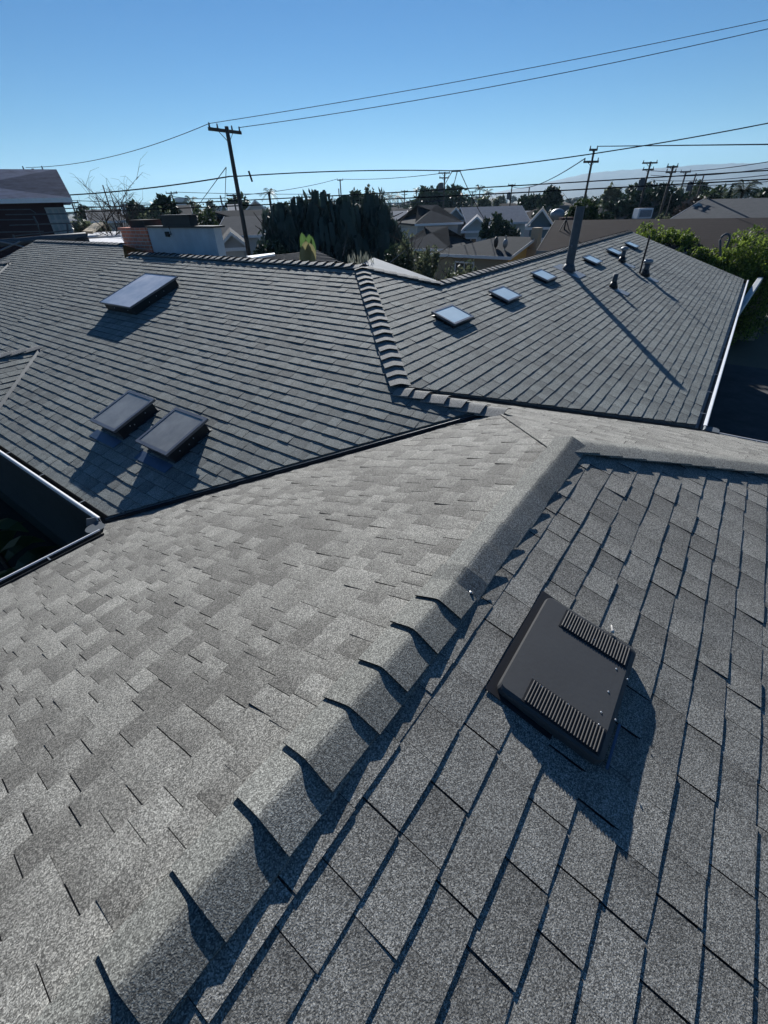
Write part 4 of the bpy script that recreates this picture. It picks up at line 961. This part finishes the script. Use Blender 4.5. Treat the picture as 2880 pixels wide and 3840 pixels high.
tree('olive bush behind the tan awning', (312, 795), 42, 1.3, None, L_olive, 1800, .18, 121, cat='shrub', name='shrub')
tree('small tree with a light crown left of the tall pole', (700, 792), 52, 1.1, None, L_brown, 900, .15, 122)
tree('round topped dark tree behind the drooping trees', (1335, 700), 78, 2.2, None, L_dark, 2300, .28, 123)
tree('pointed slim tree right of the round topped dark tree', (1387, 678), 80, .95, None, L_olive, 1100, .22, 124, k=3)
tree('very broad domed tree on the middle horizon', (1660, 688), 130, 9.2, None, L_dark, 5200, .5, 125, zlow=1, k=12)
tree('dark bushy tree beside the blue grey house', (1880, 800), 46, 1.7, None, L_dark, 3800, .17, 126)
tree('round dark bush right of the blue grey gable', (2050, 752), 66, 1.9, None, L_dark, 2300, .22, 127)
tree('square dark tree behind the transformer pole', (1995, 722), 95, 3.0, None, L_dark, 2200, .35, 128)
tree('tall dark tree right of the square one', (2075, 694), 90, 1.9, None, L_dark, 2000, .35, 129)
tree('glossy leaved dark tree behind the flue', (2215, 722), 37, 1.25, None, L_mid, 3600, .12, 130, zlow=2.6)
tree('low dark tree left of the flue', (2150, 775), 38, 1.1, None, L_mid, 2600, .12, 131, zlow=2.4)
tree('dark spreading tree right of the flue, lower part', (2260, 785), 38, 1.0, None, L_dark, 2600, .12, 132, zlow=2.4)
tree('left and broader of the two big dark round trees', (2395, 700), 66, 3.0, None, L_dark, 7500, .24, 133, zlow=.5, k=9)
tree('right and taller of the two big dark round trees', (2505, 676), 72, 3.2, None, L_dark, 8500, .24, 134, zlow=.5, k=9)
tree('brown leafless tree right of the big dark trees', (2625, 728), 64, 2.3, None, L_brown, 3600, .2, 135, zlow=1.5)
tree('small scrubby tree behind the blue gable, left side', (2500, 790), 52, 1.2, None, L_olive, 1900, .16, 136)
p = at(2757, 668, 58); e = empty('cypress_tree', (p.x, p.y, 0), 'narrow pointed dark cypress at the right', 'tree')
mb = MB(); mb.tube([(p.x, p.y, 0), (p.x, p.y, p.z-.5)], .12, 6, .02); mb.build('trunk', M_bark, e)
crown('crown', [(p.x, p.y, p.z-1.0-i*.62, .07+.105*i, .07+.105*i, .85) for i in range(7)], 3600, .13, L_dark, e, 7, hang=-.6, shell=.1)
tree('dark mound of shrubs round the foot of the cypress', (2738, 778), 57, 1.5, None, L_dark, 2600, .15, 138, cat='shrub', name='shrub')
def palm(label, uv, d, r_, seed, group=None, shaggy=True, n=26, thick=.18):
    p = at(uv[0], uv[1], d); e = empty('palm_tree', (p.x, p.y, 0), label, 'palm tree', group); rnd = random.Random(seed)
    mb = MB(); mb.tube([(p.x, p.y, 0), (p.x+.1, p.y, p.z*.5), (p.x, p.y, p.z)], thick, 7, thick*.7); mb.build('trunk', M_bark, e)
    vs, fs = [], []
    for j in range(n):
        a = rnd.random()*6.28; el = rnd.uniform(-.7, 1.3); l_ = r_*rnd.uniform(.75, 1.1); out = V3((math.cos(a), math.sin(a), 0)); sd = V3((-out.y, out.x, 0)); pts_ = []
        for i in range(6):
            t = i/5; pts_.append(p+out*l_*t*math.cos(el)+V3((0, 0, l_*(t*math.sin(el)-.55*t*t))))
        for i in range(5):
            for sg in (-1, 1):
                for q in range(3):
                    b_ = pts_[i].lerp(pts_[i+1], q/3); t_ = b_+sd*sg*l_*.28*(1-.5*i/5)+out*l_*.12-V3((0, 0, l_*.1)); n0 = len(vs)
                    vs += [b_, b_+out*l_*.04, t_]; fs.append((n0, n0+1, n0+2))
    me = bpy.data.meshes.new('fronds'); me.from_pydata([tuple(v) for v in vs], [], fs); link('fronds', me, L_mid, e); return e
palm('palm with a full crown behind the cypress', (2790, 712), 62, 1.9, 1, n=46)
PG = 'small palms on the horizon'
palm('palm on the horizon in the middle, left of two', (1800, 708), 150, 2.2, 2, PG); palm('palm on the horizon in the middle, right of two', (1832, 722), 150, 2.2, 3, PG)
palm('slim palm on the horizon at the left edge of the broad domed tree', (1562, 712), 150, 1.7, 4, PG); palm('palm rising above the leftmost drooping tree', (1008, 722), 60, 1.1, 5, PG)
palm('palm on the horizon above the stucco chimney', (720, 755), 90, 1.9, 6, PG); palm('leftmost of three hazy palms left of the broad domed tree', (1430, 735), 170, 3.2, 7, PG)
palm('middle of three hazy palms left of the broad domed tree', (1462, 735), 175, 3.2, 8, PG); palm('rightmost of three hazy palms left of the broad domed tree', (1492, 735), 170, 3.2, 9, PG)
palm('small palm beside the brown leafless tree', (2590, 715), 90, 2.2, 10, PG)
p = at(2860, 785, 60); e = empty('red_shrub', (p.x, p.y, 0), 'dark red shrub on the far right in front of the grey roofs', 'shrub')
crown('foliage', [(p.x, p.y, p.z-.3, .55, .55, .75)], 1300, .12, leaf_mat('dark red leaves', (.12, .01, .012), (.28, .03, .03)), e, 4, shell=.2); mb = MB(); mb.tube([(p.x, p.y, 0), (p.x, p.y, p.z-.6)], .06, 6); mb.build('stem', M_bark, e)

# far suburb: houses and trees as copies, each with a label of its own
rnd = random.Random(2024)
protos = []
for i, (rf, wl_) in enumerate(((RB[0], WA[0]), (RB[3], WA[3]), (RB[1], WA[2]), (RB[4], WA[1]))):
    e = empty('far_house', (0, 0, 0), 'x', 'house'); L_, D_, ze_, ri = 13, 8.5, 2.9, 1.7
    mb = MB(); A_, B_, C_, D2 = (-L_/2, -D_/2, ze_), (L_/2, -D_/2, ze_), (L_/2, D_/2, ze_), (-L_/2, D_/2, ze_); hp = D_/2 if i % 2 else 0
    r0, r1 = (-L_/2+hp, 0, ze_+ri), (L_/2-hp, 0, ze_+ri); mb.add([A_, B_, C_, D2, r0, r1], [(0, 1, 5, 4), (2, 3, 4, 5), (3, 0, 4), (1, 2, 5), (0, 3, 2, 1)]); mb.build('roof', rf, e)
    mb = MB(); mb.abox(-L_/2+.4, -D_/2+.4, 0, L_/2-.4, D_/2-.4, ze_-.02); mb.build('wall', wl_, e)
    for sy in (-1, 1):
        for x in (-4, 0, 4): mb = MB(); mb.abox(x-.7, sy*(D_/2-.4)-.03, 1.1, x+.7, sy*(D_/2-.4)+.03, 2.2); mb.build('window', M_pane, e)
    protos.append(e)
colw = ['dark grey roofed', 'pale grey roofed', 'charcoal roofed', 'tan roofed']
HG = 'small houses of the far suburb'
ordw = lambda k: ['first', 'second', 'third', 'fourth', 'fifth', 'sixth', 'seventh', 'eighth', 'ninth', 'tenth', 'eleventh', 'twelfth', 'thirteenth', 'fourteenth', 'fifteenth', 'sixteenth', 'seventeenth', 'eighteenth', 'nineteenth', 'twentieth'][k]
used = set(); zang = {}
for row, (d, step, u0, nm) in enumerate(((82, 175, 180, 'nearest'), (120, 165, 240, 'second'), (175, 150, 160, 'third'), (260, 150, 215, 'farthest'))):
    k = 0; u = u0
    while u < 2980 and k < 20:
        dd = d*rnd.uniform(.9, 1.12); p = at(u+rnd.uniform(-25, 25), 760, dd); t = rnd.randrange(4)
        o = protos[t] if t not in used else copy_tree(protos[t]); used.add(t)
        o.location = (p.x, p.y, 0); o.rotation_euler = (0, 0, rnd.choice((0, math.pi/2))+.03); s_ = rnd.uniform(.85, 1.15)
        o.scale = (s_, s_, rnd.uniform(.8, 1.05)*(1+.0*d)); 
        tag(o, '%s house, %s from the left in the %s row of far houses' % (colw[t], ordw(k), nm), 'house', HG); k += 1; u += step*rnd.uniform(.8, 1.2)
tp = []
for i in range(4):
    e = empty('far_tree', (0, 0, 0), 'x', 'tree'); r_ = [3.2, 2.4, 3.8, 1.7][i]; h_ = [7.2, 8.2, 6.6, 7.8][i]
    limbs(e, (0, 0, 0), (0, 0, h_*.7), .2, i+300); crown('crown', lobes((0, 0, h_*.58), r_, h_*.42, 7, i+5), 1400, .42, [L_dark, L_mid, L_dark, L_olive][i], e, i+9, shell=.3)
    tp.append(e)
tw = ['broad dark', 'mid green', 'low spreading', 'slim olive']; usedt = set()
TG = 'trees of the far suburb'
for row, (d, step, u0, nm) in enumerate(((95, 210, 150, 'nearest'), (150, 165, 230, 'second'), (230, 150, 170, 'third'), (380, 140, 140, 'fourth'), (600, 140, 200, 'farthest'))):
    k = 0; u = u0
    while u < 3000 and k < 20:
        dd = d*rnd.uniform(.9, 1.1); p = at(u+rnd.uniform(-30, 30), 760, dd); t = rnd.randrange(4)
        o = tp[t] if t not in usedt else copy_tree(tp[t]); usedt.add(t)
        o.location = (p.x, p.y, 0); o.rotation_euler = (0, 0, rnd.random()*6.28); s_ = rnd.uniform(.7, 1.0)*(1+d/1500); hs = s_*rnd.uniform(.8, 1.05); o.scale = (s_*(1+d/900), s_*(1+d/900), hs)
        tag(o, '%s tree, %s from the left in the %s row of far trees' % (tw[t], ordw(k), nm), 'tree', TG); k += 1; u += step*rnd.uniform(.75, 1.25)
# distant office block and low pale halls
for lab, u0, u1, v, d in (('pale office block on the left horizon above the chimney box', 655, 700, 742, 420), ('low pale block left of the round dark tree', 452, 486, 765, 400), ('long pale hall on the far right horizon', 2560, 2900, 735, 600), ('long pale hall on the far middle horizon', 1430, 1900, 757, 700)):
    a_, b_ = at(u0, v, d), at(u1, v, d); e = empty('office_block', ((a_+b_)/2).to_tuple()[:2]+(0,), lab, 'building'); dr = b_-a_; dr.z = 0
    mb = MB(); c = (a_+b_)/2; nn = V3((-dr.y, dr.x, 0)).normalized(); mb.box((c.x, c.y, c.z/2), dr/2, nn*9, V3((0, 0, c.z/2))); mb.build('wall', WA[3], e)
    nn = nn if nn.dot(c) < 0 else -nn; fl_ = max(1, int(c.z/4)); mb = MB()
    for q in range(fl_): mb.box((c.x+nn.x*9.05, c.y+nn.y*9.05, 2.4+q*3.6), dr*.46, nn*.1, V3((0, 0, .7)))
    mb.build('window_band', M_pane, e)

# ------------------------------------------------------------------ poles and wires
M_pole = mat('weathered pole wood', (.085, .07, .06), .95, var=.3, scale=6)
M_ins = mat('dark insulator', (.03, .03, .035), .4)
def pole(label, top, d, r_, arms=(), tr=None, stub=0, group='utility poles', ins=True):
    p = at(top[0], top[1], d); e = empty('utility_pole', (p.x, p.y, 0), label, 'utility pole', group)
    mb = MB(); mb.tube([(p.x, p.y, 0), (p.x, p.y, p.z*.5), (p.x, p.y, p.z)], r_*1.15, 10, r_*.75); mb.build('post', M_pole, e, smooth=True)
    tips = []
    for (dz, hw, phi) in arms:
        a = (RT*math.cos(phi)+FW*math.sin(phi)); c = V3((p.x, p.y, p.z-dz))-a.cross(V3((0, 0, 1)))*r_
        mb = MB(); mb.box(c, a*hw, a.cross(V3((0, 0, 1)))*.05, V3((0, 0, .065))); mb.build('crossarm', M_pole, e)
        mb = MB()
        for sg in (-1, 1): mb.tube([c+a*sg*hw*.5, V3((p.x, p.y, p.z-dz-hw*.45))], .018, 4)
        mb.build('brace', M_ins, e)
        if ins:
            for q in (-.93, -.45, .45, .93) if hw > 1 else (-.9, .9):
                mb = MB(); mb.tube([c+a*hw*q+V3((0, 0, .05)), c+a*hw*q+V3((0, 0, .24))], .045, 6, .03); mb.build('insulator', M_ins, e)
        tips.append((c-a*hw*.92+V3((0, 0, .2)), c+a*hw*.92+V3((0, 0, .2))))
    if tr is not None:
        c = V3((p.x, p.y, p.z-tr))+RT*.42*(-1 if p.x > 0 else 1); mb = MB(); mb.tube([c-V3((0, 0, .5)), c+V3((0, 0, .45))], .3, 12); mb.ball(c+V3((0, 0, .45)), .3, .3, .1, 12, 4); mb.build('transformer', M_flue, e)
    return p, tips, e
mp, mtips, me_ = pole('tall leaning looking pole left of the middle with one short crossarm', (849, 474), 30, .13, arms=((.16, 1.05, 1.0),))
for dz in (1.98,):
    mb = MB(); c = mp-V3((0, 0, dz)); mb.tube([c-RT*.3, c+RT*.3], .03, 6); mb.build('cable_bracket', M_ins, me_)
pole('small pole above the roof of the dark house at the left edge', (122, 632), 44, .1, arms=((.1, .62, .3),))
pole('thin pole right of the dark house eave', (266, 752), 70, .1, arms=((.2, .7, .2),))
pole('thin pole among the bare trees', (385, 694), 50, .06)
pole('small pole right of the dark crowned tree with short arm', (641, 718), 85, .11, arms=((.2, .85, 0),))
pole('short plain pole left of the tall pole', (826, 733), 75, .12)
pole('pole behind the tall one with a wide arm', (874, 728), 60, .1, arms=((.1, .75, 0),))
pole('slim pole above the drooping trees', (1275, 672), 88, .11, arms=((.1, .5, 0),))
pole('bare pole beside the slim one above the drooping trees', (1270, 707), 95, .12)
pole('double armed pole left of the broad domed tree', (1517, 713), 150, .16, arms=((.2, 1.0, .1), (1.0, .8, .1)))
pc, _, _ = pole('pole with a transformer in front of the broad domed tree', (1668, 645), 72, .12, arms=((.1, .85, .4), (.6, .7, .4)), tr=1.6)
pole('small pole right of the broad domed tree', (1772, 717), 120, .12, arms=((.1, .8, 0),))
pole('pole with a small transformer left of the hills foot', (1921, 691), 95, .13, arms=((.1, .7, .3),), tr=1.6)
pole('plain pole right of the transformer pole', (1986, 700), 100, .13)
pr, rtips, _ = pole('pole rising behind the flue with stacked crossarms', (2229, 558), 45, .1, arms=((.05, .32, .2), (.75, .62, .2)))
pole('pole with a transformer left of the big dark trees top', (2441, 606), 64, .12, arms=((.1, .82, .1), (.65, .6, .1)), tr=1.9)
pole('long pole crossing in front of the big dark trees', (2526, 620), 54, .11, arms=((.1, .5, .1), (.45, .45, .1)))
pole('leaning brace pole in front of the big dark trees', (2520, 728), 53, .05)
pole('pole with a single arm right of the big dark trees', (2574, 641), 80, .12, arms=((.1, .7, .1),))
pole('short pole with a dark canister right of the big dark trees', (2611, 650), 85, .12, tr=1.4)
pole('plain pole above the brown leafless tree', (2639, 659), 85, .12)

M_wire = mat('black cable', (.012, .012, .014), .9, spec=.05)
M_wire2 = mat('thin grey wire', (.05, .06, .08), 1, spec=0)
WG = 'overhead wires'
def wire(label, A, B, mid, px, mt=None, n=40):
    """sagging cable from A to B passing the point seen at mid"""
    A, B = V3(A), V3(B)
    def seg(s): return [A.lerp(B, i/n)-V3((0, 0, 4*s*(i/n)*(1-i/n))) for i in range(n+1)]
    def proj(p):
        q = p-V3((0, 0, H)); z = q.dot(CF); return (1440+F_PX*q.dot(CR)/z, 1920-F_PX*q.dot(CU)/z) if z > .1 else (1e9, 1e9)
    best = 0
    if mid:
        bs = 1e18
        for k in range(0, 160):
            s = k*.03-.2; e = min((proj(p)[0]-mid[0])**2+(proj(p)[1]-mid[1])**2 for p in seg(s))
            if e < bs: bs, best = e, s
    pts_ = seg(best); dm = min(max(4, math.hypot(p.x, p.y)) for p in (A, B, (A+B)/2)); dm = (math.hypot(A.x, A.y)+math.hypot(B.x, B.y))/2
    mb = MB(); mb.tube(pts_, dm*px/2455/2, 5); return tag(mb.build('overhead_wire', mt or M_wire, fix=False), label, 'wire', WG)
wire('upper of the two high wires climbing to the top right', mtips[0][0], at(3000, 48, 34), (1737, 305*1.0), 2.0, M_wire2)
wire('lower of the two high wires climbing to the top right', mtips[0][1], at(3000, 80, 34), (1910, 310), 2.2, M_wire2)
fa = at(97, 628, 44); wire('faint high wire from the tall pole to the small pole at the left', mtips[0][0], fa, (400, 590), 2.0, M_wire2)
cp = mp-V3((0, 0, 1.98))
wire('cable from the tall pole down to the left behind the dark house', cp-RT*.3, at(180, 735, 38), (560, 705), 4.5)
sp = at(1715, 641, 33)
wire('main cable from the tall pole to the splice in the middle', cp+RT*.3, sp, (1300, 640), 4)
wire('main cable from the splice climbing to the right edge', sp, at(3000, 438, 36), (2230, 573), 3.8)
wire('second thin cable dropping away left of the tall pole', at(640, 735, 85), at(845, 742, 60), (760, 745), 2.5, M_wire2)
mb = MB(); mb.tube([sp-RT*.35, sp+RT*.2], .045, 8); tag(mb.build('cable_splice', M_wire), 'black splice case hanging on the main cable', 'cable splice')
mb = MB(); mb.tube([cp+RT*.75+V3((0, 0, .2)), cp+RT*.85-V3((0, 0, .25))], .05, 6); tag(mb.build('cable_damper', M_wire), 'small dark damper on the cable right of the tall pole', 'cable splice')
g0 = at(848, 627, 29); wire('slack service wire dropping left from beside the tall pole', g0, at(740, 775, 45), None, 2.5)
wire('steep service wire dropping beside the tall pole', g0, at(843, 780, 45), None, 2.5)
wire('service wire dropping left from the splice', sp-RT*.3, at(1668, 692, 60), None, 3)
wire('middle service wire dropping from the splice', sp, at(1700, 700, 60), None, 3)
wire('service wire falling right from the splice to the roofs', sp+RT*.15, at(1826, 835, 45), (1765, 730), 3)
LL = [('upper of two long black cables crossing below the horizon line of poles', (-200, 800), 55, (3100, 625), 40, (1690, 712), 3.2), ('lower of two long black cables crossing below the horizon line of poles', (-200, 812), 55, (3100, 660), 40, (1690, 738), 3.6)]
for lab, a_, da, b_, db, mid, px in LL: wire(lab, at(*a_, da), at(*b_, db), mid, px)
wire('thin pale cable hanging low between the middle poles', at(1110, 770, 60), at(1668, 752, 70), (1400, 764), 3, M_wire2)
wire('thin high cable running right from the pole behind the flue', rtips[0][1], at(3000, 540, 30), None, 3.5, M_wire2)
wire('cable sagging from the pole behind the flue to the left', rtips[1][0], at(1921, 700, 95), (2060, 672), 2.5, M_wire2)
wire('thin wire between the slim pole and the transformer pole', at(1288, 672, 88), at(1655, 650, 72), (1480, 668), 2, M_wire2)
wire('thin wire running left from the slim pole', at(1262, 672, 88), at(900, 732, 60), (1120, 705), 2, M_wire2)
wire('thin wire from the left small pole across to the tall one', at(650, 720, 85), at(1240, 727, 90), (960, 728), 2, M_wire2)
for k in range(3): wire(['top', 'middle', 'bottom'][k]+' of three thin wires right of the dark house', at(272, 752+k*22, 70), at(640, 765+k*14, 85), None, 2, M_wire2)
for k in range(4): wire(['highest', 'second', 'third', 'lowest'][k]+' of four thin wires between the poles at the far right', at(2440, 640+k*17, 64), at(3000, 585+k*28, 40), (2700, 632+k*20), 2.2, M_wire2)
wire('upper black cable along the brown roof', at(2150, 858, 40), at(3100, 834, 38), None, 4); wire('lower black cable along the brown roof', at(2365, 846, 40), at(3100, 840, 38), None, 4)
wire('thin support wire beside the drooping trees', at(1285, 960, 14), at(1300, 890, 25), None, 1.5, M_wire2)
wire('thin wire rising from behind the smooth grey roof', at(1462, 985, 12.6), at(1520, 938, 20), None, 3, M_wire2)

# ------------------------------------------------------------------ parked car seen between the houses
M_car = mat('silver blue car paint', (.2, .26, .32), .25, .5, coat=.6); M_tyre = mat('tyre rubber', (.02, .02, .02), .9)
p = at(2050, 925, 34); 
mb = MB(); ca, cb_ = FW.copy(), RT.copy(); p.z = 0
road = MB(); road.box(p+V3((0, 0, -.02))+FW*8, RT*2.4, FW*22, V3((0, 0, .03))); tag(road.build('street', mat('asphalt', (.05, .05, .052), .9, var=.25, scale=2)), kind='structure')
car = empty('parked_car', p, 'pale blue car parked between the blue gabled house and the brown roof', 'car')
prof = [(-2.1, .35), (2.1, .35), (2.15, .75), (1.3, .95), (.75, 1.42), (-.9, 1.45), (-1.7, 1.0), (-2.15, .9)]
mb.sweep(prof, p-cb_*.85, p+cb_*.85, ca, V3((0, 0, 1))); mb.build('body', M_car, car, bevel=.05)
mb = MB()
for sg, q in ((-1, [(.82, 1.37), (1.28, .98)]), (-1, [(-.98, 1.40), (-1.66, 1.03)])):
    a_, b_ = q; nn = .02 if a_[0] > 0 else -.02
    mb.prism([p-cb_*.7+ca*(a_[0]+nn)+V3((0, 0, a_[1]+.02)), p+cb_*.7+ca*(a_[0]+nn)+V3((0, 0, a_[1]+.02)), p+cb_*.76+ca*(b_[0]+nn)+V3((0, 0, b_[1]+.02)), p-cb_*.76+ca*(b_[0]+nn)+V3((0, 0, b_[1]+.02))], (0, 0, .01))
mb.build('windscreen', M_pane, car)
for sx in (-1.35, 1.35):
    for sy in (-.8, .8):
        mb = MB(); c = p+ca*sx+cb_*sy+V3((0, 0, .33)); mb.tube([c-cb_*.1, c+cb_*.1], .33, 14); mb.build('wheel', M_tyre, car)

# ------------------------------------------------------------------ light and air
sc = bpy.context.scene
w = bpy.data.worlds.new('World'); sc.world = w; w.use_nodes = True; nt = w.node_tree
SUN_EL, SUN_AZ = R(25.6), R(39.66)                      # azimuth counted from +X towards +Y
sky = nt.nodes.new('ShaderNodeTexSky'); sky.sky_type = 'NISHITA'; sky.sun_disc = False
sky.sun_elevation = SUN_EL; sky.sun_rotation = math.pi/2-SUN_AZ; sky.altitude = 0; sky.air_density = 1.0; sky.dust_density = 0; sky.ozone_density = 4.0
bg = nt.nodes['Background']; bg.inputs['Strength'].default_value = .05
hs = nt.nodes.new('ShaderNodeHueSaturation'); hs.inputs['Saturation'].default_value = 1.28; nt.links.new(sky.outputs[0], hs.inputs['Color'])
tn = nt.nodes.new('ShaderNodeMix'); tn.data_type = 'RGBA'; tn.blend_type = 'MULTIPLY'; tn.inputs[0].default_value = 1; tn.inputs[7].default_value = (.43, .72, .88, 1)
nt.links.new(hs.outputs[0], tn.inputs[6]); nt.links.new(tn.outputs[2], bg.inputs['Color'])
sd = V3((math.cos(SUN_EL)*math.cos(SUN_AZ), math.cos(SUN_EL)*math.sin(SUN_AZ), math.sin(SUN_EL)))
sl = bpy.data.lights.new('sun', 'SUN'); sl.energy = 5.0; sl.angle = R(.5); sl.color = (1, .985, .955)
so_ = bpy.data.objects.new('sun', sl); C.objects.link(so_); so_.rotation_euler = sd.to_track_quat('Z', 'Y').to_euler(); so_.location = (0, 0, 40)
hz, nt2, b2 = newmat('haze'); nt2.nodes.remove(b2); pv_ = nt2.nodes.new('ShaderNodeVolumePrincipled')
pv_.inputs['Density'].default_value = 1.15e-4; pv_.inputs['Color'].default_value = (.5, .75, 1, 1); pv_.inputs['Anisotropy'].default_value = .25
nt2.links.new(pv_.outputs[0], nt2.nodes['Material Output'].inputs['Volume'])
mb = MB(); mb.abox(-7500, -7500, -3, 7500, 7500, 420); o = mb.build('haze', hz); tag(o, kind='stuff')
sc.view_settings.view_transform = 'Standard'; sc.view_settings.look = 'None'; sc.view_settings.exposure = .58; sc.view_settings.gamma = 1
sc.cycles.max_bounces = 6; sc.cycles.volume_bounces = 1; sc.cycles.use_denoising = True
